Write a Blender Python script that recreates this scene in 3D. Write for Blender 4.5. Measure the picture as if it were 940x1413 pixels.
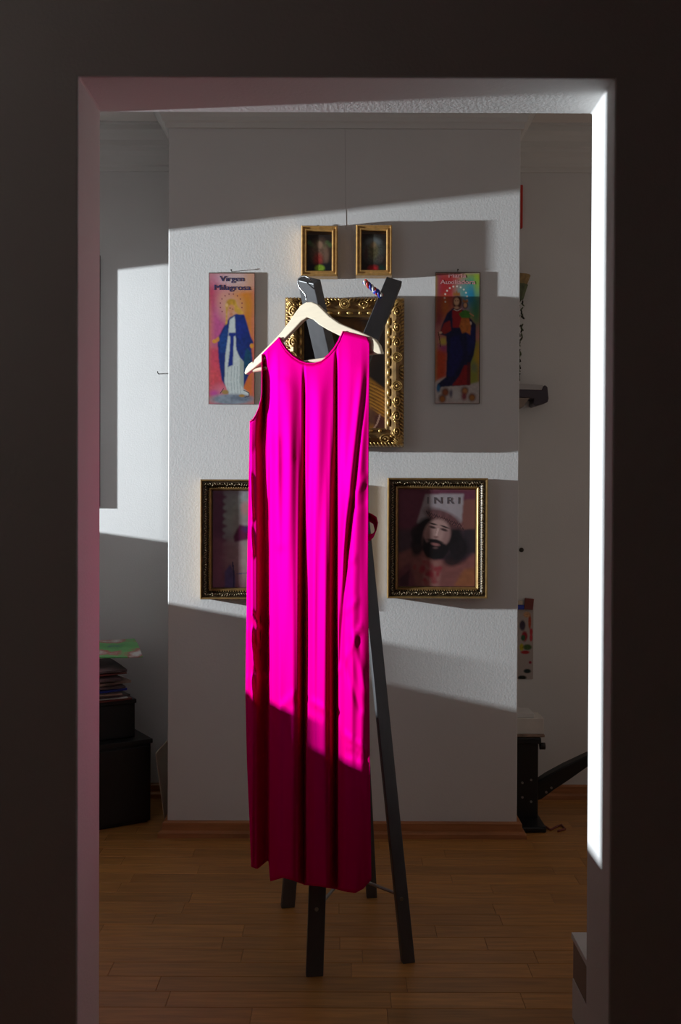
import bpy, bmesh, math, random
import numpy as np
from mathutils import Vector, Matrix, Euler

for o in list(bpy.data.objects):
    bpy.data.objects.remove(o, do_unlink=True)
SC = bpy.context.scene
COL = SC.collection
random.seed(7)
RNG = np.random.default_rng(5)

# ------------------------------------------------------------------ camera
FPX = 1400.0
CAM_H = 1.21
cam_d = bpy.data.cameras.new('camera')
cam_d.sensor_fit = 'VERTICAL'
cam_d.sensor_height = 36.0
cam_d.lens = 36.0 * FPX / 1413.0
cam_d.clip_start = 0.05
cam = bpy.data.objects.new('camera', cam_d)
COL.objects.link(cam)
cam.location = (0, 0, CAM_H)
PITCH = math.radians(90 - 0.675)
ROLL = math.radians(0.22)
CAMROT = (Matrix.Rotation(PITCH, 3, 'X') @ Matrix.Rotation(ROLL, 3, 'Z'))
cam.rotation_euler = CAMROT.to_euler()
SC.camera = cam

# ------------------------------------------------------------------ light
SC.view_settings.view_transform = 'Standard'
SC.view_settings.look = 'None'
SC.view_settings.gamma = 1.0
SC.view_settings.use_curve_mapping = False
SC.view_settings.exposure = 0.0

world = bpy.data.worlds.new('world')
SC.world = world
world.use_nodes = True
bg = world.node_tree.nodes['Background']
bg.inputs[0].default_value = (0.75, 0.87, 1.0, 1)
bg.inputs[1].default_value = 0.008

LIGHT_POS = (-5.17, 2.66, 1.65)      # hard daylight glare coming in through the window of the far room
sun_d = bpy.data.lights.new('window_glare', 'AREA')
sun_d.shape = 'RECTANGLE'
sun_d.size = 0.03
sun_d.size_y = 0.14
sun_d.energy = 600
sun_d.color = (0.87, 0.95, 1.0)
sun = bpy.data.objects.new('window_glare', sun_d)
COL.objects.link(sun)
sun.location = LIGHT_POS
sun.rotation_euler = (0, -math.pi / 2, 0)

dim_d = bpy.data.lights.new('front_room_fill', 'AREA')      # weak fill added to lift the dark front room wall, no lamp seen
dim_d.size = 0.5
dim_d.energy = 1.1
dim_d.color = (1.0, 0.92, 0.85)
dim = bpy.data.objects.new('front_room_fill', dim_d)
COL.objects.link(dim)
dim.location = (-1.9, 0.9, 2.2)
dim.rotation_euler = Vector((.75, .65, -.15)).to_track_quat('-Z', 'Y').to_euler()

# ------------------------------------------------------------------ helpers
def ray(px, py):
    return CAMROT @ Vector(((px - 470.0) / FPX, -(py - 706.5) / FPX, -1.0))

def P(px, py, Y):
    """point seen at a photo pixel, at depth Y (distance from the camera along the room)"""
    d = ray(px, py)
    return Vector((0, 0, CAM_H)) + d * (Y / d.y)

def srgb(r, g, b):
    def f(c):
        c /= 255.0
        return c / 12.92 if c <= 0.04045 else ((c + 0.055) / 1.055) ** 2.4
    return (f(r), f(g), f(b))

class MB:
    def __init__(s):
        s.v = []; s.f = []
    def add(s, vs, fs):
        o = len(s.v)
        s.v += [tuple(p) for p in vs]
        s.f += [tuple(i + o for i in f) for f in fs]
        return s
    def box(s, lo, hi):
        (a, b, c), (d, e, f) = lo, hi
        return s.add([(a,b,c),(d,b,c),(d,e,c),(a,e,c),(a,b,f),(d,b,f),(d,e,f),(a,e,f)],
                     [(0,3,2,1),(4,5,6,7),(0,1,5,4),(1,2,6,5),(2,3,7,6),(3,0,4,7)])
    def obox(s, c, ax, ay, az):
        c, ax, ay, az = map(Vector, (c, ax, ay, az))
        vs = [c + ax*i + ay*j + az*k for k in (-1,1) for j in (-1,1) for i in (-1,1)]
        return s.add(vs, [(0,2,3,1),(4,5,7,6),(0,1,5,4),(1,3,7,5),(3,2,6,7),(2,0,4,6)])
    def tube(s, pts, r, n=8, closed=False, caps=True):
        pts = [Vector(p) for p in pts]
        m = len(pts)
        rr = r if isinstance(r, (list, tuple)) else [r]*m
        vs = []; fs = []
        prev = None
        for i, p in enumerate(pts):
            if closed:
                t = pts[(i+1) % m] - pts[i-1]
            else:
                t = pts[min(i+1, m-1)] - pts[max(i-1, 0)]
            t.normalize()
            if prev is None:
                a = t.orthogonal().normalized()
            else:
                a = prev - t * prev.dot(t)
                if a.length < 1e-6: a = t.orthogonal()
                a.normalize()
            prev = a
            b = t.cross(a)
            for k in range(n):
                q = 2*math.pi*k/n
                vs.append(p + (a*math.cos(q) + b*math.sin(q))*rr[i])
        for i in range(m if closed else m-1):
            j = (i+1) % m
            for k in range(n):
                l = (k+1) % n
                fs.append((i*n+k, i*n+l, j*n+l, j*n+k))
        if caps and not closed:
            fs.append(tuple(range(n-1, -1, -1)))
            fs.append(tuple((m-1)*n+k for k in range(n)))
        return s.add(vs, fs)
    def ell(s, c, r, rot=None, seg=8, ring=5):
        c = Vector(c); vs = []; fs = []
        R = rot or Matrix.Identity(3)
        vs.append(c + R @ Vector((0,0,r[2])))
        for i in range(1, ring):
            th = math.pi*i/ring
            for k in range(seg):
                q = 2*math.pi*k/seg
                vs.append(c + R @ Vector((r[0]*math.sin(th)*math.cos(q), r[1]*math.sin(th)*math.sin(q), r[2]*math.cos(th))))
        vs.append(c + R @ Vector((0,0,-r[2])))
        for k in range(seg):
            fs.append((0, 1+k, 1+(k+1) % seg))
            for i in range(ring-2):
                a = 1+i*seg
                fs.append((a+k, a+seg+k, a+seg+(k+1) % seg, a+(k+1) % seg))
            a = 1+(ring-2)*seg
            fs.append((a+k, len(vs)-1, a+(k+1) % seg))
        return s.add(vs, fs)
    def ring(s, x0, x1, z0, z1, y0, prof):
        """mitred picture-frame moulding: prof = (inward distance, height off the wall); wall at y0, camera towards -y"""
        n = len(prof); vs = []; fs = []
        for d, h in prof:
            vs += [(x0+d, y0-h, z0+d), (x1-d, y0-h, z0+d), (x1-d, y0-h, z1-d), (x0+d, y0-h, z1-d)]
        for i in range(n-1):
            for k in range(4):
                l = (k+1) % 4
                fs.append((i*4+k, i*4+l, i*4+4+l, i*4+4+k))
        return s.add(vs, fs)
    def extrude(s, pts, vec):
        """flat polygon pushed along vec"""
        pts = [Vector(p) for p in pts]; vec = Vector(vec); n = len(pts)
        fs = [tuple(range(n-1, -1, -1)), tuple(range(n, 2*n))]
        for i in range(n):
            j = (i+1) % n
            fs.append((i, j, n+j, n+i))
        return s.add(pts + [p+vec for p in pts], fs)
    def sweep(s, path, prof, z0=0.0):
        """moulding along an open floor-plan polyline; prof = (out, z); out is to the right-hand side of travel"""
        n = len(prof); m = len(path); vs = []; fs = []
        pts = [Vector(p) for p in path]
        for i, p in enumerate(pts):
            d0 = (pts[i]-pts[i-1]).normalized() if i else None
            d1 = (pts[i+1]-pts[i]).normalized() if i < m-1 else None
            d0 = d0 or d1; d1 = d1 or d0
            n0 = Vector((d0.y, -d0.x)); n1 = Vector((d1.y, -d1.x))
            b = (n0+n1); b = b / max(1e-6, b.dot(n0)) if b.length > 1e-6 else n0
            for o, z in prof:
                q = p + b*o
                vs.append((q.x, q.y, z0+z))
        for i in range(m-1):
            for k in range(n-1):
                fs.append((i*n+k, (i+1)*n+k, (i+1)*n+k+1, i*n+k+1))
        return s.add(vs, fs)

ORG = {}
def mesh_of(name, mb, mat, smooth=False):
    me = bpy.data.meshes.new(name)
    me.from_pydata(mb.v, [], mb.f)
    me.materials.append(mat)
    bm = bmesh.new(); bm.from_mesh(me)
    bmesh.ops.recalc_face_normals(bm, faces=bm.faces)
    bm.to_mesh(me); bm.free()
    if smooth:
        me.polygons.foreach_set('use_smooth', [True]*len(me.polygons))
    me.update()
    return me

def obj(name, mb, mat, parent=None, smooth=False, bevel=0.0, seg=2, kind=None, label=None):
    off = ORG.get(parent.name, Vector((0,0,0))) if parent else None
    if parent:
        mb.v = [(a-off.x, b-off.y, c-off.z) for a, b, c in mb.v]
        o0 = off
    else:
        v = np.array(mb.v)
        o0 = Vector(((v[:,0].min()+v[:,0].max())/2, (v[:,1].min()+v[:,1].max())/2, v[:,2].min()))
        mb.v = [(a-o0.x, b-o0.y, c-o0.z) for a, b, c in mb.v]
    me = mesh_of(name, mb, mat, smooth)
    o = bpy.data.objects.new(name, me)
    COL.objects.link(o)
    if parent: o.parent = parent
    else: o.location = o0
    ORG[o.name] = Vector(o0)
    if bevel:
        m = o.modifiers.new('bevel', 'BEVEL'); m.width = bevel; m.segments = seg
        m.limit_method = 'ANGLE'; m.angle_limit = math.radians(40)
    if kind: o['kind'] = kind
    if label: o['label'] = label
    return o

def thing(name, loc, label, cat, group=None):
    o = bpy.data.objects.new(name, None)
    COL.objects.link(o); o.location = loc
    o.empty_display_size = 0.05
    ORG[o.name] = Vector(loc)
    o['label'] = label; o['category'] = cat
    if group: o['group'] = group
    return o

def tag(o, label, cat, group=None):
    o['label'] = label; o['category'] = cat
    if group: o['group'] = group
    return o

def inst(name, me, parent, loc, rot=None, scale=None):
    """a repeated piece sharing mesh data"""
    o = bpy.data.objects.new(name, me)
    COL.objects.link(o); o.parent = parent
    o.location = Vector(loc) - ORG[parent.name]
    if rot is not None: o.rotation_euler = rot
    if scale is not None: o.scale = scale
    ORG[o.name] = Vector(loc)
    return o

# ------------------------------------------------------------------ materials
def mat(name, col, rough=0.6, metal=0.0, var=0.0, vscale=8.0, bump=0.0, bscale=200.0, spec=0.5, sheen=0.0, stretch=(1,1,1), rand=0.0):
    m = bpy.data.materials.new(name); m.use_nodes = True
    nt = m.node_tree; b = nt.nodes['Principled BSDF']
    b.inputs['Roughness'].default_value = rough
    b.inputs['Metallic'].default_value = metal
    b.inputs['Specular IOR Level'].default_value = spec
    if sheen:
        b.inputs['Sheen Weight'].default_value = sheen
    c = tuple(col) + (1,)
    b.inputs['Base Color'].default_value = c
    tc = nt.nodes.new('ShaderNodeTexCoord')
    mp = nt.nodes.new('ShaderNodeMapping'); mp.inputs['Scale'].default_value = stretch
    nt.links.new(tc.outputs['Object'], mp.inputs[0])
    src = None
    if var:
        nz = nt.nodes.new('ShaderNodeTexNoise'); nz.inputs['Scale'].default_value = vscale
        nz.inputs['Detail'].default_value = 5
        nt.links.new(mp.outputs[0], nz.inputs['Vector'])
        rp = nt.nodes.new('ShaderNodeValToRGB')
        rp.color_ramp.elements[0].position = 0.3; rp.color_ramp.elements[1].position = 0.7
        rp.color_ramp.elements[0].color = tuple(x*(1-var) for x in col)+(1,)
        rp.color_ramp.elements[1].color = tuple(min(1, x*(1+var)) for x in col)+(1,)
        nt.links.new(nz.outputs['Fac'], rp.inputs[0])
        src = rp.outputs[0]
    if rand:
        oi = nt.nodes.new('ShaderNodeObjectInfo')
        hs = nt.nodes.new('ShaderNodeHueSaturation')
        mr = nt.nodes.new('ShaderNodeMapRange')
        mr.inputs['To Min'].default_value = 1-rand; mr.inputs['To Max'].default_value = 1+rand
        nt.links.new(oi.outputs['Random'], mr.inputs['Value'])
        nt.links.new(mr.outputs[0], hs.inputs['Value'])
        if src: nt.links.new(src, hs.inputs['Color'])
        else: hs.inputs['Color'].default_value = c
        src = hs.outputs[0]
        if var:   # shift the grain from piece to piece
            ad = nt.nodes.new('ShaderNodeVectorMath'); ad.operation = 'ADD'
            sc = nt.nodes.new('ShaderNodeVectorMath'); sc.operation = 'SCALE'
            sc.inputs[0].default_value = (13, 7, 3)
            nt.links.new(oi.outputs['Random'], sc.inputs['Scale'])
            nt.links.new(tc.outputs['Object'], ad.inputs[0]); nt.links.new(sc.outputs[0], ad.inputs[1])
            nt.links.new(ad.outputs[0], mp.inputs[0])
    if src: nt.links.new(src, b.inputs['Base Color'])
    if bump:
        n2 = nt.nodes.new('ShaderNodeTexNoise'); n2.inputs['Scale'].default_value = bscale
        n2.inputs['Detail'].default_value = 3
        nt.links.new(tc.outputs['Object'], n2.inputs['Vector'])
        bp = nt.nodes.new('ShaderNodeBump'); bp.inputs['Strength'].default_value = bump
        bp.inputs['Distance'].default_value = 0.002
        nt.links.new(n2.outputs['Fac'], bp.inputs['Height'])
        nt.links.new(bp.outputs[0], b.inputs['Normal'])
    return m

MT = {}
MT['wall'] = mat('white wall paint', (0.72, 0.71, 0.70), 0.85, var=0.03, vscale=3, bump=0.25, bscale=160, spec=0.2)
MT['wall_near'] = mat('front room wall paint', (0.62, 0.58, 0.54), 0.85, var=0.04, vscale=3, bump=0.3, bscale=160, spec=0.2)
MT['frontwall'] = mat('opening plaster', (0.74, 0.73, 0.72), 0.8, var=0.03, vscale=4, bump=0.4, bscale=140, spec=0.25)
MT['bounce_cut_wall'] = mat('dark wall cutting bounce', (0.16, 0.095, 0.065), 0.6, var=0.25, vscale=4, stretch=(8, 8, 1))  # unseen left wall, made dark to cut bounced light in the recess
MT['tan_wall'] = mat('tan wall paint', (0.40, 0.30, 0.24), 0.8, var=0.05, vscale=4)
MT['ceiling'] = mat('ceiling paint', (0.84, 0.79, 0.75), 0.9, spec=0.2)
MT['cornice'] = mat('cornice plaster', (0.72, 0.71, 0.69), 0.8, spec=0.2)
MT['stave'] = mat('oak laminate', (0.47, 0.215, 0.055), 0.42, var=0.20, vscale=6, stretch=(1.2, 14, 4), rand=0.16, bump=0.05, bscale=80)
MT['subfloor'] = mat('dark underlay', (0.10, 0.06, 0.03), 0.8)
MT['basewood'] = mat('reddish baseboard wood', (0.40, 0.16, 0.06), 0.45, var=0.2, vscale=5, stretch=(1, 6, 12))
MT['black_wood'] = mat('black stained wood', (0.008, 0.007, 0.007), 0.45, var=0.3, vscale=9, stretch=(3, 3, 1))
MT['stand'] = mat('charcoal painted wood', (0.050, 0.050, 0.054), 0.48, var=0.2, vscale=12, stretch=(4, 4, 1), spec=0.9)
MT['brace'] = mat('brushed steel rod', (0.30, 0.29, 0.28), 0.35, metal=0.8)
MT['hanger'] = mat('pale varnished beech', (0.80, 0.68, 0.50), 0.38, var=0.06, vscale=9, stretch=(2, 2, 18))
MT['chrome'] = mat('chromed wire', (0.55, 0.55, 0.56), 0.22, metal=1.0)
def satin(name, dif, glo, fac, rough):
    m = bpy.data.materials.new(name); m.use_nodes = True
    nt = m.node_tree; nt.nodes.remove(nt.nodes['Principled BSDF'])
    out = nt.nodes['Material Output']
    d = nt.nodes.new('ShaderNodeBsdfDiffuse'); d.inputs['Color'].default_value = dif+(1,)
    g = nt.nodes.new('ShaderNodeBsdfGlossy'); g.inputs['Color'].default_value = glo+(1,); g.inputs['Roughness'].default_value = rough
    mx = nt.nodes.new('ShaderNodeMixShader'); mx.inputs[0].default_value = fac
    nt.links.new(d.outputs[0], mx.inputs[1]); nt.links.new(g.outputs[0], mx.inputs[2]); nt.links.new(mx.outputs[0], out.inputs['Surface'])
    tc = nt.nodes.new('ShaderNodeTexCoord'); nz = nt.nodes.new('ShaderNodeTexNoise'); nz.inputs['Scale'].default_value = 600
    bp = nt.nodes.new('ShaderNodeBump'); bp.inputs['Strength'].default_value = .05; bp.inputs['Distance'].default_value = .001
    nt.links.new(tc.outputs['Object'], nz.inputs['Vector']); nt.links.new(nz.outputs['Fac'], bp.inputs['Height'])
    nt.links.new(bp.outputs[0], d.inputs['Normal']); nt.links.new(bp.outputs[0], g.inputs['Normal'])
    return m
MT['dress'] = satin('fuchsia satin', (0.60, 0.0, 0.035), (1.0, 0.0, 0.72), 0.19, 0.66)
MT['gold'] = mat('antique gold leaf', (0.50, 0.31, 0.10), 0.36, metal=0.65, var=0.2, vscale=40)
MT['gold_bright'] = mat('polished gold bead', (0.62, 0.40, 0.13), 0.30, metal=0.7)
MT['gold_base'] = mat('dark gold ground', (0.24, 0.14, 0.05), 0.42, metal=0.45, var=0.3, vscale=40)
MT['gold_dark'] = mat('dark bronze lacquer', (0.055, 0.036, 0.018), 0.35, metal=0.3, var=0.4, vscale=80)
MT['bronze'] = mat('worn bronze carving', (0.34, 0.27, 0.17), 0.3, metal=0.85, var=0.5, vscale=120)
MT['oldgold'] = mat('old gold lip', (0.36, 0.22, 0.08), 0.35, metal=0.6, var=0.2, vscale=40)
MT['small_frame'] = mat('golden brown wood frame', (0.55, 0.31, 0.10), 0.32, metal=0.25, var=0.2, vscale=18, stretch=(4, 4, 4))
MT['iron'] = mat('dark iron', (0.05, 0.045, 0.04), 0.5, metal=0.6)
MT['card_edge'] = mat('dark board edge', (0.09, 0.05, 0.03), 0.6)
MT['ink'] = mat('dark blue ink', (0.03, 0.025, 0.10), 0.6)
MT['ink_pale'] = mat('pale pink ink', (0.62, 0.30, 0.30), 0.6)
MT['ink_grey'] = mat('faded grey ink', (0.10, 0.08, 0.09), 0.6)
MT['black_plastic'] = mat('black plastic', (0.006, 0.006, 0.006), 0.5)
MT['black_metal'] = mat('black coated steel', (0.010, 0.010, 0.011), 0.4, metal=0.2)
MT['bolt'] = mat('zinc bolt', (0.35, 0.35, 0.34), 0.4, metal=0.8)
MT['white_paper'] = mat('white paper', (0.70, 0.67, 0.63), 0.7, var=0.05, vscale=20)
MT['white_board'] = mat('white laminate', (0.72, 0.71, 0.70), 0.5, var=0.02, vscale=10)
MT['brown_side'] = mat('grey brown board', (0.26, 0.20, 0.16), 0.6, var=0.1, vscale=20)
MT['cream'] = mat('cream board', (0.62, 0.52, 0.40), 0.7, var=0.06, vscale=9)
MT['red'] = mat('red lacquer', (0.55, 0.03, 0.02), 0.4)
MT['blue'] = mat('deep blue gloss', (0.02, 0.04, 0.38), 0.4)
MT['green_print'] = mat('green printed cover', (0.10, 0.34, 0.10), 0.45, var=0.8, vscale=11)
def cover_mat():
    m = mat('colourful magazine cover', (.1, .3, .1), .45, var=.5, vscale=9)
    rp = [n for n in m.node_tree.nodes if n.type == 'VALTORGB'][0].color_ramp
    rp.elements[0].position = .34; rp.elements[0].color = (.03, .04, .20, 1)
    rp.elements[1].position = .70; rp.elements[1].color = (.62, .60, .58, 1)
    for p_, c_ in ((.42, (.09, .32, .09, 1)), (.56, (.14, .42, .13, 1)), (.61, (.40, .12, .10, 1))):
        e = rp.elements.new(p_); e.color = c_
    return m
MT['cover'] = cover_mat()
MT['dark_print'] = mat('dark printed cover', (0.10, 0.06, 0.06), 0.45, var=0.8, vscale=14)
MT['brown_print'] = mat('brown printed cover', (0.30, 0.20, 0.15), 0.5, var=0.6, vscale=16)
MT['maroon'] = mat('maroon cover', (0.20, 0.04, 0.03), 0.5, var=0.3, vscale=14)
MT['dark_purple'] = mat('dark plum plastic', (0.045, 0.03, 0.045), 0.4)
MT['grey_plate'] = mat('pale grey plate', (0.42, 0.40, 0.40), 0.5)
MT['leaf'] = mat('dusty dried leaf', (0.10, 0.12, 0.06), 0.7, var=0.4, vscale=30)
MT['leaf_dark'] = mat('black dried leaf', (0.03, 0.03, 0.025), 0.7, var=0.4, vscale=30)
MT['straw'] = mat('woven straw', (0.30, 0.20, 0.08), 0.7, var=0.3, vscale=60)
MT['window'] = mat('white window paint', (0.75, 0.75, 0.74), 0.4)
MT['outside'] = mat('pale masonry', (0.5, 0.48, 0.45), 0.9)
MT['terracotta'] = mat('terracotta', (0.45, 0.17, 0.08), 0.8)

def print_mat(name, rough=0.4):
    m = bpy.data.materials.new(name); m.use_nodes = True
    nt = m.node_tree; b = nt.nodes['Principled BSDF']
    a = nt.nodes.new('ShaderNodeAttribute'); a.attribute_name = 'Col'
    nt.links.new(a.outputs['Color'], b.inputs['Base Color'])
    b.inputs['Roughness'].default_value = rough
    b.inputs['Specular IOR Level'].default_value = 0.3
    return m
MT['print'] = print_mat('printed picture', 0.5)

class Pic:
    """a flat print worked out as a grid of coloured points; shapes are given in photo pixels"""
    def __init__(s, x0, y0, x1, y1, w, h, base):
        s.b = (x0, y0, x1, y1); s.w = w; s.h = h
        xs = np.linspace(x0, x1, w); ys = np.linspace(y0, y1, h)
        s.X, s.Y = np.meshgrid(xs, ys)
        s.a = np.zeros((h, w, 3)); s.a[:] = srgb(*base)
        s.n1 = s._noise(6); s.n2 = s._noise(22)
    def _noise(s, cells):
        ny = cells*s.h//s.w+2
        g = RNG.random((ny+1, cells+1))
        fy = np.linspace(0, ny-1e-6, s.h); fx = np.linspace(0, cells-1e-6, s.w)
        iy = fy.astype(int); ix = fx.astype(int); ty = (fy-iy)[:,None]; tx = (fx-ix)[None,:]
        ty = ty*ty*(3-2*ty); tx = tx*tx*(3-2*tx)
        return (g[iy][:,ix]*(1-ty)*(1-tx)+g[iy+1][:,ix]*ty*(1-tx)+g[iy][:,ix+1]*(1-ty)*tx+g[iy+1][:,ix+1]*ty*tx)-0.5
    def _blend(s, m, col, var=0.0):
        c = np.array(srgb(*col))[None,None,:]*(1+var*2*(s.n2[:,:,None]))
        s.a = s.a*(1-m[:,:,None]) + np.clip(c, 0, 1)*m[:,:,None]
    def _soft(s, m, r):
        for _ in range(2):
            for ax in (0, 1):
                k = max(1, int(r*(s.w-1)/(s.b[2]-s.b[0])))
                acc = np.zeros_like(m); 
                for d in range(-k, k+1):
                    p = np.roll(m, d, ax)
                    acc += p
                m = acc/(2*k+1)
        return m
    def poly(s, pts, col, soft=0.0, al=1.0, var=0.0):
        m = np.zeros(s.X.shape, bool); n = len(pts)
        for i in range(n):
            (xa, ya), (xb, yb) = pts[i], pts[(i+1) % n]
            if ya == yb: continue
            c = (s.Y >= min(ya, yb)) & (s.Y < max(ya, yb))
            m ^= c & (s.X < xa+(s.Y-ya)*(xb-xa)/(yb-ya))
        m = m.astype(float)
        if soft: m = s._soft(m, soft)
        s._blend(m*al, col, var)
    def ell(s, cx, cy, rx, ry, col, soft=0.3, al=1.0, var=0.0, ang=0.0):
        ca, sa = math.cos(ang), math.sin(ang)
        dx = s.X-cx; dy = s.Y-cy
        d = np.sqrt(((dx*ca+dy*sa)/rx)**2+((-dx*sa+dy*ca)/ry)**2)
        m = np.clip((1+soft-d)/(2*soft+1e-6), 0, 1)
        s._blend(m*al, col, var)
    def line(s, pts, wd, col, al=1.0):
        for (xa, ya), (xb, yb) in zip(pts[:-1], pts[1:]):
            L = math.hypot(xb-xa, yb-ya)+1e-6; nx, ny = -(yb-ya)/L*wd/2, (xb-xa)/L*wd/2
            s.poly([(xa+nx, ya+ny), (xb+nx, yb+ny), (xb-nx, yb-ny), (xa-nx, ya-ny)], col, al=al)
    def build(s, name, Y, parent, bow=0.0):
        x0, y0, x1, y1 = s.b
        a = P(x0, y0, Y); b = P(x1, y0, Y); c = P(x0, y1, Y); d = P(x1, y1, Y)
        X0 = (a.x+c.x)/2; X1 = (b.x+d.x)/2; Z1 = (a.z+b.z)/2; Z0 = (c.z+d.z)/2
        o0 = ORG[parent.name]
        gx = np.linspace(X0, X1, s.w)-o0.x; gz = np.linspace(Z1, Z0, s.h)-o0.z
        GX, GZ = np.meshgrid(gx, gz)
        GY = np.full_like(GX, Y-o0.y)
        co = np.stack([GX, GY, GZ], -1).reshape(-1, 3)
        idx = np.arange(s.w*s.h).reshape(s.h, s.w)
        q = np.stack([idx[:-1,:-1], idx[1:,:-1], idx[1:,1:], idx[:-1,1:]], -1).reshape(-1, 4)
        me = bpy.data.meshes.new(name)
        me.vertices.add(len(co)); me.vertices.foreach_set('co', co.ravel())
        me.loops.add(q.size); me.loops.foreach_set('vertex_index', q.ravel())
        me.polygons.add(len(q)); me.polygons.foreach_set('loop_start', np.arange(0, q.size, 4))
        me.polygons.foreach_set('loop_total', np.full(len(q), 4))
        me.update(calc_edges=True)
        at = me.color_attributes.new('Col', 'FLOAT_COLOR', 'POINT')
        rgba = np.ones((len(co), 4), np.float32); rgba[:,:3] = np.clip(s.a, 0, 1).reshape(-1, 3)
        at.data.foreach_set('color', rgba.ravel())
        me.materials.append(MT['print'])
        o = bpy.data.objects.new(name, me); COL.objects.link(o); o.parent = parent
        ORG[o.name] = o0.copy()
        return o

def lettering(text, px, py, hpx, Y, material, parent, wpx=None, bold=0.022):
    cu = bpy.data.curves.new('lettering', 'FONT')
    cu.body = text; cu.size = 1.0; cu.align_x = 'CENTER'; cu.align_y = 'CENTER'
    cu.extrude = 0.002
    tmp = bpy.data.objects.new('lettering_curve', cu); COL.objects.link(tmp)
    bpy.context.view_layer.update()
    me = bpy.data.meshes.new_from_object(tmp.evaluated_get(bpy.context.evaluated_depsgraph_get()))
    bpy.data.objects.remove(tmp, do_unlink=True)
    n = len(me.vertices); co = np.zeros(n*3); me.vertices.foreach_get('co', co); co = co.reshape(-1, 3)
    w = co[:,0].max()-co[:,0].min()
    mm = Y/FPX
    sx = (wpx*mm/w) if wpx else hpx*mm
    sz = hpx*mm
    c = P(px, py, Y)
    o0 = ORG[parent.name]
    out = np.stack([co[:,0]*sx + c.x-o0.x, -co[:,2]*0.1 + Y-0.0006-o0.y, co[:,1]*sz + c.z-o0.z], -1)
    me.vertices.foreach_set('co', out.ravel())
    if bold:
        bm = bmesh.new()
        for k_ in (-1, 0, 1):
            b0_ = len(bm.verts); bm.from_mesh(me); bm.verts.ensure_lookup_table()
            for v_ in bm.verts[b0_:]: v_.co += Vector((k_*bold*sz, -.00004*(k_+1), 0))
        bm.to_mesh(me); bm.free()
    me.materials.clear(); me.materials.append(material); me.update()
    o = bpy.data.objects.new('lettering', me); COL.objects.link(o); o.parent = parent
    ORG[o.name] = o0.copy()
    return o

# ------------------------------------------------------------------ the room
YN, YF = 1.97, 2.15            # near and far face of the wall with the opening
YC, YB = 3.64, 4.12            # chimney breast face, back wall
XL, XR = -2.2, 2.4
XCL, XCR = P(232, 690, YC).x, P(716, 690, YC).x
ZC = 2.70
OL, OR_, OT = -0.510, 0.527, 2.026
WY0, WY1, WZ0, WZ1 = 2.24, 3.98, 1.02, 1.99    # window of the far room

def struct(name, mb, m, **k):
    return obj(name, mb, m, kind='structure', **k)

floor = struct('floor', MB().box((XL-.2, -1.8, -.12), (XR+.2, YB+.15, -.012)), MT['subfloor'])
struct('ceiling', MB().box((XL-.2, -1.8, ZC), (XR+.2, YB+.15, ZC+.1)), MT['ceiling'])
struct('wall_back', MB().box((XL-.2, YB, -.012), (XR+.2, YB+.15, ZC)), MT['wall'])
struct('wall_chimney', MB().box((XCL, YC, -.012), (XCR, YB, ZC)), MT['wall'], bevel=.003)
struct('wall_right', MB().box((XR, -1.8, -.012), (XR+.2, YB, ZC)), MT['tan_wall'])
struct('wall_rear', MB().box((XL, -1.8, -.012), (XR, -1.6, ZC)), MT['wall_near'])
wl = MB()
wl.box((XL-.2, -1.8, -.012), (XL, WY0, ZC)).box((XL-.2, WY1, -.012), (XL, YB, ZC))
wl.box((XL-.2, WY0, -.012), (XL, WY1, WZ0)).box((XL-.2, WY0, WZ1), (XL, WY1, ZC))
struct('wall_left', wl, MT['bounce_cut_wall'])
fw = MB().extrude([(x, YN, z) for x, z in [(XL, -.012), (OL, -.012), (OL, OT), (OR_, OT), (OR_, -.012), (XR, -.012), (XR, ZC), (XL, ZC)]], (0, YF-YN, 0))
struct('wall_front', fw, MT['frontwall'], bevel=.004, seg=2)

path = [(XL, YB), (XCL, YB), (XCL, YC), (XCR, YC), (XCR, YB), (XR, YB)]
corn = [(0, 2.535), (.010, 2.535), (.012, 2.552), (.020, 2.556), (.022, 2.570), (.034, 2.588), (.052, 2.602), (.056, 2.616), (.064, 2.620), (.066, 2.640),
        (.078, 2.660), (.092, 2.672), (.094, 2.690), (.105, 2.692), (.105, 2.70)]
struct('trim_1', MB().sweep(path, corn), MT['cornice'])
base = [(0, .055), (.010, .055), (.016, .050), (.017, .024), (.022, .022), (.030, .016), (.031, 0.0)]
struct('baseboard_back', MB().sweep(path, base), MT['basewood'])
struct('baseboard_right', MB().sweep([(XR, YB-.03), (XR, YF)], base), MT['basewood'])

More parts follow.
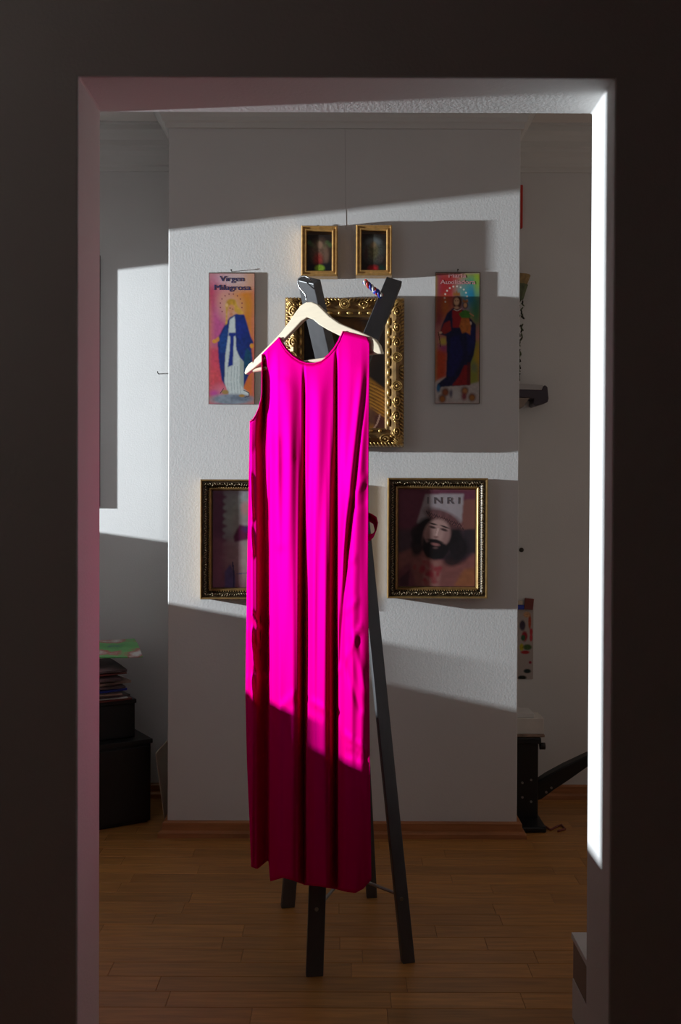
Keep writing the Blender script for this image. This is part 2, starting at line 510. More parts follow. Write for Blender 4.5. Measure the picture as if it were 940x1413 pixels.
# floor staves: the ones in view are pieces of their own, the rest one mesh
SW = 0.0785
rest = MB()
stave_me = {}
y = -1.6; row = 0
while y < YB-.001:
    y1 = min(y+SW, YB)
    x = XL - random.random()*.4
    while x < XR:
        L = random.choice((.32, .40, .46, .54, .62))
        xa, xb = max(x, XL), min(x+L, XR)
        x += L
        if xb-xa < .01: continue
        half = 0.40*(y+.1)
        seen = y1 > 2.2 and xb > -half and xa < half and not (y > YC and XCL < xa and xb < XCR)
        g = .0004
        if seen:
            w_, d_ = round(xb-xa, 3), round(y1-y, 4)
            if (w_, d_) not in stave_me:
                mb = MB(); a = w_/2-g; b = d_/2-g; c = .0016
                mb.add([(-a,-b,-.012),(a,-b,-.012),(a,b,-.012),(-a,b,-.012),(-a,-b,-c/2),(a,-b,-c/2),(a,b,-c/2),(-a,b,-c/2),
                        (-a+c,-b+c,0),(a-c,-b+c,0),(a-c,b-c,0),(-a+c,b-c,0)],
                       [(0,1,5,4),(1,2,6,5),(2,3,7,6),(3,0,4,7),(4,5,9,8),(5,6,10,9),(6,7,11,10),(7,4,8,11),(8,9,10,11)])
                stave_me[(w_, d_)] = mesh_of('stave', mb, MT['stave'])
            inst('stave', stave_me[(w_, d_)], floor, ((xa+xb)/2, (y+y1)/2, 0))
        else:
            rest.box((xa+g, y+g, -.012), (xb-g, y1-g, 0))
    y += SW; row += 1
obj('stave_field', rest, MT['stave'], floor, kind='stuff')

# window in the left wall of the far room (outside the frame; the daylight comes in here)
win = struct('window_1', MB().box((XL-.16, WY0, WZ0), (XL-.11, WY0+.03, WZ1)).box((XL-.16, WY1-.03, WZ0), (XL-.11, WY1, WZ1))
             .box((XL-.16, WY0, WZ1-.01), (XL-.11, WY1, WZ1)), MT['window'])
obj('window_sill', MB().box((XL-.2, WY0, WZ0-.02), (XL+.10, WY1, WZ0)), MT['window'], win, bevel=.004)
obj('mullion_or_blocker', MB().box((XL-.15, 2.85, WZ0), (XL-.11, 2.90, WZ1)), MT['window'], win)
obj('mullion_or_blocker', MB().box((XL-.16, 3.365, WZ0), (XL-.02, 3.56, WZ1)), MT['window'], win)  # wide unseen post added to keep direct light off the chimney's left side

# ------------------------------------------------------------------ pictures on the chimney breast
def rect(x0, y0, x1, y1, Y):
    a = P(x0, y0, Y); b = P(x1, y0, Y); c = P(x0, y1, Y); d = P(x1, y1, Y)
    return (a.x+c.x)/2, (b.x+d.x)/2, (c.z+d.z)/2, (a.z+b.z)/2

def nail(parent, px, py, Y, h=.016):
    p = P(px, py, Y)
    mb = MB().tube([(p.x, YC, p.z), (p.x, YC-h, p.z+.002)], .0013, 6).tube([(p.x, YC-h, p.z+.002), (p.x, YC-h-.0015, p.z+.002)], .003, 8)
    obj('nail', mb, MT['iron'], parent)

# --- small twin icons in golden brown frames
def small_icon(x0, y0, x1, y1, label, paint):
    X0, X1, Z0, Z1 = rect(x0, y0, x1, y1, YC)
    t = thing('small_icon', ((X0+X1)/2, YC, Z0), label, 'icon', 'small icons above the gilt frame')
    W = .0200
    prof = [(0, .008), (0, .055), (.003, .062), (.006, .062), (.008, .057), (.012, .057), (.014, .061), (.017, .061), (W, .056), (W, .046)]
    obj('frame', MB().ring(X0, X1, Z0, Z1, YC, prof), MT['small_frame'], t)
    obj('backing', MB().box((X0+.003, YC-.042, Z0+.003), (X1-.003, YC-.004, Z1-.003)), MT['card_edge'], t)
    pw = W/(YC/FPX)
    pc = Pic(x0+pw-.6, y0+pw-.6, x1-pw+.6, y1-pw+.6, 44, 62, (40, 31, 28))
    paint(pc)
    pc.build('picture', YC-.053, t)
    zc = Z1+.003; xc = (X0+X1)/2-.006
    obj('hanging_ring', MB().tube([(xc+.006*math.cos(q), YC-.012, zc+.004+.005*math.sin(q)) for q in np.linspace(0, 2*math.pi, 13)[:-1]], .0013, 6, closed=True), MT['iron'], t)
    return t

def paint_icon_a(p):
    cx = (p.b[0]+p.b[2])/2
    for q in range(8):
        p.ell(cx-14+q*4, 335+(q % 3)*3, 3, 3, (66, 100, 58), .5, .8)
    p.ell(cx, 348, 11, 16, (128, 98, 80), .5, .8, .3); p.ell(cx, 338, 4, 5, (150, 118, 96), .3)
    p.ell(cx-2, 358, 6, 8, (160, 44, 40), .5, .8, .3); p.ell(cx+9, 352, 3, 10, (130, 100, 84), .5, .7)
    p.poly([(p.b[0], 366), (p.b[2], 362), (p.b[2], 380), (p.b[0], 380)], (16, 26, 34), .8, .8)
    p.ell(cx, 370, 6.5, 4.5, (140, 172, 50), .3, 1, .2)
def paint_icon_b(p):
    cx = (p.b[0]+p.b[2])/2
    p.ell(cx, 345, 13, 17, (92, 98, 92), .4, .7, .4); p.ell(cx, 334, 9, 5, (120, 128, 132), .5, .8)
    p.ell(cx, 346, 7, 12, (100, 92, 62), .4, .9, .4); p.ell(cx, 338, 3.5, 4, (140, 118, 88), .4)
    p.ell(cx+9, 357, 4, 5, (76, 66, 62), .4, .8, .3); p.ell(cx-10, 350, 2.5, 9, (76, 44, 44), .5, .8)
    p.ell(cx, 371, 7, 5, (170, 36, 40), .4, 1, .2); p.ell(cx+11, 370, 4, 4, (22, 52, 44), .5)
small_icon(416.5, 317, 466, 386, 'small golden framed icon with a green patch at the foot of its picture', paint_icon_a)
small_icon(491, 316, 540, 385, 'small golden framed icon with a red patch at the foot of its picture', paint_icon_b)

# --- big gilt frame with an old painting
X0, X1, Z0, Z1 = rect(394.5, 415, 556.5, 617.5, YC)
gf = thing('gilt_framed_painting', ((X0+X1)/2, YC, Z0), 'old dark painting in a wide carved gilt frame behind the pink dress', 'painting')
prof = [(0, .010), (0, .052), (.005, .062), (.012, .066), (.030, .080), (.041, .076), (.047, .062), (.051, .060), (.060, .060), (.063, .052), (.067, .046), (.067, .034)]
gfr = obj('frame', MB().ring(X0, X1, Z0, Z1, YC, prof), MT['gold_base'], gf)
obj('backing', MB().box((X0+.004, YC-.036, Z0+.004), (X1-.004, YC-.004, Z1-.004)), MT['card_edge'], gf)
pw = .064/(YC/FPX)
pc = Pic(394.5+pw, 415+pw, 556.5-pw, 617.5-pw, 110, 145, (30, 21, 17))
pc.ell(478, 480, 34, 44, (58, 38, 24), .5, .8, .3)
pc.ell(478, 462, 24, 20, (128, 84, 36), .4, .9, .2); pc.ell(478, 468, 19, 17, (44, 28, 20), .3)
pc.ell(478, 474, 10, 14, (150, 108, 78), .3, 1, .15)
pc.poly([(440, 600), (446, 540), (464, 505), (492, 505), (514, 524), (535, 540), (540, 600)], (142, 92, 30), 1.5, 1, .25)
for k in range(9):
    pc.line([(492+k*3, 520+k*6), (520+k*2, 532+k*6), (538, 541+k*6)], 1.2, (72, 42, 14), .7)
    pc.line([(494+k*3, 523+k*6), (520+k*2, 535+k*6), (538, 544+k*6)], 1.0, (190, 134, 52), .6)
pc.ell(512, 574, 9, 14, (96, 60, 42), .35, 1, .2, -.5)
pc.poly([(519, 570), (536, 578), (536, 594), (516, 594)], (64, 26, 30), 1, .9)
pc.line([(525, 571), (521, 584), (516, 592)], 2.2, (170, 130, 112))
pc.poly([(422, 440), (440, 440), (430, 600), (422, 600)], (22, 15, 13), 1.5, .8)
pc.build('painting', YC-.040, gf)
# carved ornament: rails run along T, D points inwards
rails = [((X0, Z0), (0, 1), (1, 0), Z1-Z0), ((X1, Z0), (0, 1), (-1, 0), Z1-Z0), ((X0, Z1), (1, 0), (0, -1), X1-X0), ((X0, Z0), (1, 0), (0, 1), X1-X0)]
def rail_pt(r, t, d, h):
    (ox, oz), (tx, tz), (dx, dz), L = r
    return Vector((ox+tx*t+dx*d, YC-h, oz+tz*t+dz*d))
def rail_h(d):
    return float(np.interp(d, [a for a, b in prof[1:]], [b for a, b in prof[1:]]))
med = MB()
for rr, tr in ((.0165, .0030), (.0110, .0028)):
    med.tube([(rr*math.cos(q), -.001, rr*math.sin(q)) for q in np.linspace(0, 2*math.pi, 21)[:-1]], tr, 6, closed=True)
med.ell((0, -.002, 0), (.0055, .006, .0055), seg=8, ring=6)
med_me = mesh_of('medallion', med, MT['gold'], True)
bead = MB().ell((0, 0, 0), (.0058, .0062, .0148), seg=8, ring=7)
bead_me = mesh_of('bead', bead, MT['gold_bright'], True)
ball_me = mesh_of('bead', MB().ell((0, 0, 0), (.0062, .0066, .0066), seg=8, ring=6), MT['gold_bright'], True)
scroll = MB()
for ri, r in enumerate(rails):
    L = r[3]; vert = ri < 2
    mids = (L/2-.05, L/2+.05) if vert else (L/2,)
    for m in mids:
        q = rail_pt(r, m, .026, .080)
        inst('medallion', med_me, gfr, q)
    # inner bead row
    n = int((L-.134)/.034); 
    for k in range(n):
        t = .067+(L-.134)*(k+.5)/n
        q = rail_pt(r, t, .0555, .064)
        if vert: inst('bead', bead_me, gfr, q)
        elif k % 2: inst('bead', ball_me, gfr, q)
        else: inst('bead', bead_me, gfr, q, rot=(0, math.pi/2, 0), scale=(1, 1, .8))
    # leafy ridges along the outer edge
    m = int(L/.0125)
    for k in range(m):
        t = L*(k+.5)/m
        if min(abs(t-c) for c in mids) < .02: continue
        s = 1 if t > L/2 else -1
        a = rail_pt(r, t, .002, .060); b = rail_pt(r, t-s*.010, .015, .072)
        scroll.tube([a, (a+b)/2+Vector((0, -.003, 0)), b], [.0028, .0040, .0022], 6)
    # C and S scrolls
    for s in (-1, 1):
        c0 = mids[0] if s < 0 else mids[-1]
        end = .030 if s < 0 else L-.030
        span = abs(end-c0)-.020
        ns = 3 if vert else 2
        for k in range(ns):
            tc = c0+s*(.024+span*(k+.5)/ns)
            pts = []
            for q in np.linspace(0, 2*math.pi*1.35, 22):
                rad = .0145*(1-.62*q/(2*math.pi*1.35))
                qq = q*(1 if (k % 2) else -1)+math.pi*.5
                dd = .027+rad*math.sin(qq)*.95
                pts.append(rail_pt(r, tc+s*rad*1.35*math.cos(qq), dd, rail_h(dd)+.003))
            scroll.tube(pts, [.0034]*12+[.0034-.0002*i for i in range(10)], 6)
            e = rail_pt(r, tc, .026, .082); scroll.ell(e, (.004, .004, .004), seg=6, ring=4)
            for dd, ll in ((.040, .012), (.036, -.012)):
                a = rail_pt(r, tc+s*.016, dd, rail_h(dd)+.002); b = rail_pt(r, tc+s*.016+ll, dd-.012, rail_h(dd-.012)+.002)
                scroll.tube([a, (a+b)/2+Vector((0, -.002, 0)), b], [.0018, .0034, .0016], 6)
    # corner leaves
    for s, t0 in ((1, .004), (-1, L-.004)):
        for j in range(3):
            a = rail_pt(r, t0, .006, .062); b = rail_pt(r, t0+s*(.020+.012*j), .040-.012*j, rail_h(.040-.012*j)+.002)
            scroll.tube([a, (a+b)/2+Vector((0, -.004, 0)), b], [.002, .0045, .002], 6)
obj('scrollwork', scroll, MT['gold'], gfr, smooth=True, kind='stuff')

# --- lower pair of portrait frames
def carved_picture(x0, y0, x1, y1, label, paint, tilt=0.0):
    X0, X1, Z0, Z1 = rect(x0, y0, x1, y1, YC)
    t = thing('framed_picture', ((X0+X1)/2, YC, Z0), label, 'picture', 'carved dark frames low on the chimney wall')
    lip = [(0, .006), (0, .050), (.0025, .054), (.006, .053), (.008, .046)]
    band = [(.008, .046), (.012, .047), (.020, .044), (.027, .036), (.029, .034)]
    inn = [(.029, .034), (.0305, .040), (.034, .041), (.0365, .038), (.0395, .030), (.0395, .022)]
    obj('outer_lip', MB().ring(X0, X1, Z0, Z1, YC, lip), MT['oldgold'], t)
    obj('frame', MB().ring(X0, X1, Z0, Z1, YC, band), MT['gold_dark'], t)
    obj('inner_lip', MB().ring(X0, X1, Z0, Z1, YC, inn), MT['oldgold'], t)
    obj('backing', MB().box((X0+.002, YC-.024, Z0+.002), (X1-.002, YC-.003, Z1-.002)), MT['card_edge'], t)
    rl = [((X0, Z0), (0, 1), (1, 0), Z1-Z0), ((X1, Z0), (0, 1), (-1, 0), Z1-Z0), ((X0, Z1), (1, 0), (0, -1), X1-X0), ((X0, Z0), (1, 0), (0, 1), X1-X0)]
    cv = MB(); bd = MB()
    for r in rl:
        L = r[3]; n = int((L-.03)/.0085)
        for k in range(n):
            tt = .015+(L-.03)*(k+.5)/n
            s = random.choice((1, -1, .4))
            a = rail_pt(r, tt-.004, .018-s*.006+random.uniform(-.001, .001), .047)
            b = rail_pt(r, tt+.005, .018+s*.005+random.uniform(-.001, .001), .046)
            cv.tube([a, (a+b)/2+Vector((0, -.003, 0)), b], [.0009, .0024, .0008], 5)
            if k % 3 == 0:
                cv.ell(rail_pt(r, tt, .018+random.uniform(-.004, .004), .049), (.0026, .003, .0026), seg=6, ring=4)
        n = int((L-.07)/.0085)
        for k in range(n):
            tt = .035+(L-.07)*(k+.5)/n
            bd.ell(rail_pt(r, tt, .0285, .040), (.0022, .0026, .0022), seg=5, ring=4)
    obj('carving', cv, MT['bronze'], t, smooth=True, kind='stuff')
    obj('beading', bd, MT['oldgold'], t, smooth=True, kind='stuff')
    pw = .0385/(YC/FPX)
    pc = Pic(x0+pw, y0+pw, x1-pw, y1-pw, 128, 158, (98, 58, 74))
    paint(pc)
    pc.build('picture', YC-.027, t)
    return t

def paint_left(p):
    p.ell(350, 700, 60, 60, (150, 150, 158), .6, .9, .1)
    p.ell(326, 712, 18, 26, (158, 164, 152), .6, .8, .1)
    p.poly([(290, 670), (308, 670), (306, 820), (290, 820)], (92, 58, 84), 1.5, .95)
    z = [(290, 675)]
    for k in range(13):
        yy = 682+k*10
        z += [(306, yy), (312 if k % 2 else 314, yy+4), (306, yy+8)]
    p.poly(z+[(290, 815)], (100, 52, 78), .5, .9, .1)
    p.poly([(290, 740), (345, 755), (345, 815), (290, 815)], (140, 84, 102), 5, .6, .1)
    p.ell(350, 770, 30, 30, (172, 146, 142), .6, .8, .1)
    p.ell(347, 722, 22, 26, (150, 128, 128), .4, .8, .1)
    p.ell(338, 702, 6, 9, (176, 128, 126), .4, .9)
    p.poly([(322, 741), (330, 724), (350, 728), (346, 744), (334, 746), (324, 748)], (96, 26, 66), .6, 1, .15)
    p.ell(345, 730, 10, 5, (66, 44, 108), .5, .7)
    p.poly([(310, 790), (318, 778), (325, 795), (324, 812), (310, 812)], (84, 72, 120), 1, .9, .2)
    p.line([(321, 775), (323, 792), (323, 810)], 2.0, (42, 34, 78), .9)
    p.line([(326, 792), (350, 790)], 1.2, (80, 70, 116), .8)
    p.ell(370, 740, 16, 50, (120, 96, 110), .5, .8, .2); p.ell(368, 705, 9, 12, (180, 140, 125), .3)
def paint_right(p):
    p.poly([(545, 670), (660, 670), (660, 730), (545, 735)], (104, 52, 70), 2, 1, .08)
    p.poly([(545, 730), (660, 728), (660, 770), (545, 770)], (72, 54, 62), 3, .9, .15)
    p.poly([(636, 690), (660, 688), (660, 731), (634, 731)], (128, 84, 72), 1.5, .8)
    p.poly([(587, 682), (640, 681), (637, 722), (575, 722)], (164, 154, 158), 1, .95, .05)
    p.poly([(640, 731), (660, 729), (660, 762), (640, 764)], (48, 40, 46), 1.5, .9)
    p.poly([(545, 766), (580, 752), (600, 772), (640, 774), (660, 760), (660, 812), (545, 812)], (128, 78, 74), 2.5, 1, .1)
    p.poly([(545, 790), (566, 776), (576, 812), (545, 812)], (96, 46, 60), 2, .8, .1)
    p.poly([(625, 812), (640, 786), (660, 782), (660, 812)], (150, 92, 56), 2.5, .8, .1)
    p.ell(604, 735, 33, 24, (30, 25, 28), .12, 1, .2); p.ell(577, 750, 9, 18, (30, 25, 28), .25, .95, .3, .2); p.ell(574, 736, 7, 9, (30, 25, 28), .3, .9, .3)
    p.ell(632, 755, 14, 21, (28, 23, 27), .25, .95, .2, -.2); p.ell(624, 772, 12, 9, (30, 25, 28), .3, .9, .2)
    p.ell(612, 715, 27, 10, (104, 66, 68), .25, .95, .35, .40)
    for k in range(14):
        q = k/13
        p.line([(588+q*46, 705+q*17), (595+q*45, 715+q*16)], 1.3, (50, 32, 36), .8)
        p.line([(590+q*46, 712+q*17), (595+q*45, 706+q*18)], 1.0, (142, 96, 92), .6)
    p.ell(603, 737, 18, 21, (176, 140, 134), .12, 1, .06, .30)
    p.ell(590, 742, 6, 13, (136, 100, 98), .5, .7, 0, .2); p.ell(616, 742, 5, 13, (132, 96, 94), .5, .6, 0, .3)
    p.ell(613, 731, 5.2, 1.8, (58, 38, 40), .4, .95, 0, .30); p.ell(597, 727.5, 4.8, 1.7, (58, 38, 40), .4, .95, 0, .25)
    p.ell(614, 727, 6.5, 1.2, (40, 28, 30), .4, .95, 0, .35); p.ell(598, 723, 5.5, 1.2, (40, 28, 30), .4, .95, 0, .25)
    p.line([(605, 729), (602, 740)], 2.6, (206, 172, 164), .8); p.ell(601.5, 741, 3.4, 1.6, (120, 82, 80), .5, .8)
    p.poly([(584, 740), (589, 749), (594, 745), (602, 744), (610, 748), (616, 752), (621, 748), (619, 762), (612, 771), (600, 773), (589, 769), (583, 758)], (26, 21, 24), 1.2, 1, .12)
    p.ell(601, 751, 6, 2.2, (150, 100, 98), .4, .95, 0, .2); p.ell(601, 756, 3.5, 1.4, (120, 92, 90), .5, .6)
    p.ell(600, 746.5, 10, 2.2, (30, 23, 26), .4, 1, 0, .2)
    p.poly([(583, 768), (597, 774), (610, 774), (606, 812), (584, 812)], (150, 104, 98), 2, .8, .1)
    for q in range(26):
        p.ell(592+RNG.normal(0, 9), 788+RNG.normal(0, 9), 2+RNG.random()*2.5, 2+RNG.random()*3, (140, 36, 50), .5, .55)
    p.poly([(551, 800), (566, 785), (564, 808), (551, 812)], (58, 30, 42), 1.5, .8)
carved_picture(279, 662, 416, 825.5, 'picture with a zigzag border in a carved dark frame, partly covered by the dress', paint_left)
cp = carved_picture(534, 660, 670.5, 824, 'portrait of a bearded man with a thorn crown in a carved dark frame', paint_right)
lettering('I N R I', 612, 691, 13, YC-.027, MT['ink_grey'], cp, wpx=44, bold=0.0)

# --- the two long devotional prints
def print_board(x0, y0, x1, y1, label, paint, thick):
    X0, X1, Z0, Z1 = rect(x0, y0, x1, y1, YC)
    t = thing('devotional_print', ((X0+X1)/2, YC, Z0), label, 'poster', 'long devotional prints')
    obj('board', MB().box((X0, YC-thick, Z0), (X1, YC-.001, Z1)), MT['card_edge'], t)
    pc = Pic(x0+.5, y0+.5, x1-.5, y1-.5, 112, 316, (190, 120, 110))
    paint(pc)
    pc.build('picture', YC-thick-.0006, t)
    nail(t, (x0+x1)/2, y0-2, YC, .018)
    return t

def paint_milagrosa(p):
    p.poly([(285, 370), (322, 370), (312, 480), (285, 480)], (186, 78, 138), 6, .9, .12)
    p.poly([(318, 395), (355, 395), (355, 470), (330, 470)], (206, 122, 40), 6, .95, .08)
    p.poly([(330, 465), (355, 465), (355, 548), (330, 548)], (204, 104, 36), 4, .9, .1)
    p.ell(322, 386, 24, 12, (208, 188, 184), .8, .85, .05); p.ell(346, 384, 7, 14, (206, 156, 112), .6, .6)
    p.ell(293, 405, 8, 16, (184, 50, 88), .8, .7, .1); p.ell(308, 408, 9, 12, (206, 140, 124), .8, .8)
    p.poly([(285, 480), (307, 480), (312, 540), (285, 548)], (202, 62, 92), 3, .9, .15)
    p.ell(296, 520, 8, 12, (206, 78, 82), .8, .8, .15); p.ell(304, 540, 9, 8, (206, 120, 140), .8, .8)
    p.ell(296, 543, 6, 4, (176, 70, 150), .6, .8)
    p.ell(341, 422, 8, 12, (198, 132, 30), .8, .7)
    p.ell(318, 424, 15, 17, (212, 168, 132), .6, .8)
    for k in range(12):                      # ring of small stars
        q = math.radians(-215+k*250/11)
        p.ell(319+15.2*math.cos(q), 421+15.5*math.sin(q), .85, .9, (120, 32, 62), .4)
    # blue mantle
    p.poly([(317, 438), (326, 433), (337, 434), (341, 446), (346, 464), (350, 472), (347, 480), (349, 500), (346, 512), (338, 530), (335, 536), (328, 500), (322, 470), (312, 500), (311, 533), (306, 524), (302, 498), (300, 468), (308, 452)],
           (22, 44, 112), .5, 1, .25)
    p.poly([(303, 468), (312, 450), (316, 462), (312, 488), (304, 486)], (24, 66, 130), .8, .8, .2)
    p.poly([(327, 440), (336, 440), (341, 456), (332, 470), (326, 460)], (26, 44, 128), 1, .8, .2)
    p.poly([(340, 480), (347, 486), (346, 505), (338, 522), (336, 500)], (18, 74, 96), 1, .8, .2)
    # white robe and sash
    p.poly([(317, 441), (324, 436), (325, 459), (326, 482), (331, 493), (336, 499), (336, 536), (344, 542), (344, 546), (335, 546), (324, 546), (316, 545), (313, 536), (310, 528), (311, 492), (315, 462)],
           (196, 204, 202), .4, 1, .07)
    p.poly([(331, 494), (336, 499), (336, 536), (332, 530)], (150, 162, 150), 1, .8)
    for xa in (314, 319, 323, 327, 331):
        p.line([(xa+1, 505), (xa, 525), (xa+1.5, 543)], .9, (146, 160, 164), .7)
    p.poly([(316, 459), (326, 459), (326, 463), (323, 464), (321.5, 504), (314.5, 506.5), (317, 484), (318, 464), (315, 463)], (22, 44, 126), .3, 1, .1)
    # head, veil, hands, feet
    p.poly([(311, 420), (317, 413), (324, 414), (329, 424), (337, 432), (330, 434), (323, 429), (318, 420), (314, 430), (314, 446), (311, 449), (312, 434)], (204, 158, 66), .5, 1, .15)
    p.ell(319, 417, 6.5, 4.5, (186, 140, 48), .3, 1, .2); p.ell(319, 426, 4.6, 5.6, (206, 142, 104), .25, 1, 0, .3)
    p.ell(313, 421, 1.8, 2.4, (222, 176, 120), .4); p.ell(317.5, 425, 1.2, .6, (110, 60, 50), .4); p.ell(321, 426.5, 1.2, .6, (110, 60, 50), .4)
    p.ell(319, 433.5, 2.4, 2.2, (196, 128, 92), .4)
    p.ell(296, 471, 3.2, 2.8, (214, 146, 62), .3, 1, .1); p.poly([(297, 468), (302, 464), (303, 470), (298, 473)], (208, 140, 66), .3)
    p.ell(347.5, 477, 2.6, 3.2, (216, 146, 52), .3, 1, .1)
    p.ell(320, 551, 29, 7.5, (128, 138, 150), .25, 1, .18); p.ell(333, 549.5, 15, 3.8, (98, 108, 124), .5, .8, .2)
    p.ell(311, 541, 4.8, 3, (152, 122, 72), .3, 1, .15); p.ell(334, 546, 4, 2, (168, 130, 70), .3)
    p.line([(304, 543), (309, 536)], 1, (54, 54, 66)); p.line([(336, 538), (344, 542), (344, 547), (338, 548)], 1, (44, 50, 62))
def paint_auxiliadora(p):
    p.poly([(598, 374), (632, 374), (626, 420), (612, 440), (598, 440)], (168, 40, 44), 5, .95, .08)
    p.poly([(598, 374), (607, 374), (607, 450), (598, 450)], (150, 20, 84), 2.5, .9, .08)
    p.poly([(638, 374), (665, 374), (665, 450), (650, 440), (642, 395)], (104, 168, 44), 5, .9, .08)
    p.ell(648, 408, 12, 18, (30, 130, 176), .7, .95, .05); p.ell(637, 402, 8, 12, (70, 160, 140), .8, .6)
    p.ell(657, 430, 6, 22, (20, 110, 84), .7, .7); p.ell(658, 388, 4, 18, (150, 190, 40), .6, .6)
    p.ell(612, 424, 10, 13, (186, 104, 40), .7, .9, .1); p.ell(606, 432, 5, 24, (120, 20, 50), .7, .6)
    p.poly([(598, 448), (618, 448), (618, 480), (598, 480)], (174, 110, 104), 3, .8, .1)
    p.ell(612, 481, 6, 8, (160, 60, 120), .7, .9); p.ell(612, 471, 5, 5, (206, 184, 70), .5, .9)
    p.poly([(598, 480), (618, 486), (616, 520), (598, 528)], (190, 66, 24), 3, .95, .12)
    p.poly([(645, 470), (665, 470), (665, 535), (645, 535)], (136, 146, 52), 3, .95, .1)
    p.ell(660, 490, 5, 14, (190, 150, 40), .7, .8); p.ell(655, 507, 4, 6, (110, 120, 100), .6, .7)
    p.poly([(598, 529), (606, 524), (616, 520), (622, 531), (650, 530), (665, 526), (665, 560), (598, 560)], (186, 176, 172), 1.2, 1, .1)
    for k in range(12):
        q = math.radians(-200+k*212/11)
        p.ell(629+15.5*math.cos(q), 411+16*math.sin(q), 1.15, 1.2, (222, 214, 200), .4)
    # cloak and skirt
    p.poly([(626, 424), (617, 432), (610, 448), (607, 461), (616, 464), (617, 492), (616, 520), (604, 530), (604, 538), (610, 534), (648, 531), (649, 503), (654, 490), (657, 470), (657, 448), (650, 440), (640, 428)], (20, 22, 62), .5, 1, .3)
    p.poly([(622, 466), (634, 462), (640, 490), (626, 520), (618, 520)], (22, 24, 92), 1.5, .8, .2); p.poly([(644, 455), (655, 450), (655, 480), (646, 490)], (24, 30, 96), 1.5, .8, .2)
    p.ell(605.5, 536, 2.6, 5, (40, 104, 150), .5)
    p.poly([(624, 428), (637, 427), (640, 444), (634, 452), (625, 452)], (158, 26, 34), .8, 1, .1)
    p.poly([(608, 458), (613, 446), (621, 442), (623, 456), (614, 461)], (150, 36, 36), .6, 1, .1)
    p.poly([(641, 504), (649, 504), (649, 531), (624, 532), (634, 519)], (140, 22, 26), .8, 1, .15)
    p.poly([(645, 500), (650, 500), (650, 531), (645, 531)], (84, 18, 30), .8, .8)
    p.ell(631, 417, 6.6, 9.5, (76, 34, 26), .25, 1, .2); p.ell(630, 416, 3.7, 5.4, (214, 172, 136), .25); p.ell(630, 424.5, 3.2, 2, (208, 162, 130), .4)
    p.ell(628.6, 415, .9, .6, (80, 50, 40), .4); p.ell(631.8, 415, .9, .6, (80, 50, 40), .4); p.line([(626, 427), (631, 429), (637, 426)], 1, (214, 200, 190))
    p.poly([(625, 408), (626, 402), (628, 405), (630, 400), (632, 405), (634, 402), (635, 408)], (150, 96, 44), .2)
    p.ell(642, 421, 3.6, 4.6, (66, 34, 26), .3); p.ell(642, 421, 2.4, 3.3, (212, 160, 118), .3); p.poly([(638, 417), (639, 412), (642, 415), (645, 412), (646, 417)], (160, 100, 44), .2)
    p.poly([(637, 430), (642, 427), (648, 430), (650, 437), (646, 440), (638, 440), (633, 433)], (66, 128, 44), .5, 1, .15)
    p.line([(648, 432), (654, 436)], 1.8, (190, 140, 100)); p.ell(649, 446, 2, 2.4, (214, 196, 184), .4)
    p.poly([(637, 439), (647, 439), (650, 450), (649, 462), (643, 458), (638, 460), (634, 450)], (190, 108, 44), .5, 1, .2)
    p.ell(608, 459, 2.2, 1.6, (216, 178, 150), .4); p.line([(605, 458), (607, 470), (608, 479)], 1.0, (74, 38, 26))
    for cx, cy, c in ((615, 541, (150, 82, 50)), (642, 539, (186, 124, 74)), (652, 548, (166, 110, 48)), (611, 550, (170, 104, 44))):
        p.ell(cx, cy, 5, 5.5, (104, 58, 34), .4, .95, .2); p.ell(cx, cy+.8, 3.2, 3.8, c, .4)
    p.ell(641, 547, 3.5, 5, (130, 26, 46), .5, .9); p.ell(623, 543, 2.4, 5, (64, 58, 92), .5, .8); p.ell(630, 546, 4, 8, (196, 194, 192), .6, .9)
dp = print_board(288.5, 377, 351.5, 558, 'long print of a blue mantled woman on a grey cloud with dark lettering', paint_milagrosa, .009)
lettering('Virgen', 320.5, 385, 10.5, YC-.0096, MT['ink'], dp, wpx=33)
lettering('Milagrosa', 320.5, 397, 10.5, YC-.0096, MT['ink'], dp, wpx=49.5)
dp = print_board(600.5, 376.5, 662, 557, 'long rainbow coloured print of a crowned woman holding a child', paint_auxiliadora, .011)
lettering('María', 631, 380.5, 8.5, YC-.0116, MT['ink_pale'], dp, wpx=24)
lettering('Auxiliadora', 632, 389.5, 8.5, YC-.0116, MT['ink_pale'], dp, wpx=48)

# wall seam built as a thin strand down the chimney face between the small icons
a = P(476, 168, YC); b = P(477.5, 316, YC)
tag(obj('wall_seam', MB().tube([(a.x, YC-.0004, a.z), (b.x, YC-.0004, b.z)], .0006, 5), MT['grey_plate']), 'thin grey seam running down the chimney wall between two icons', 'wire')

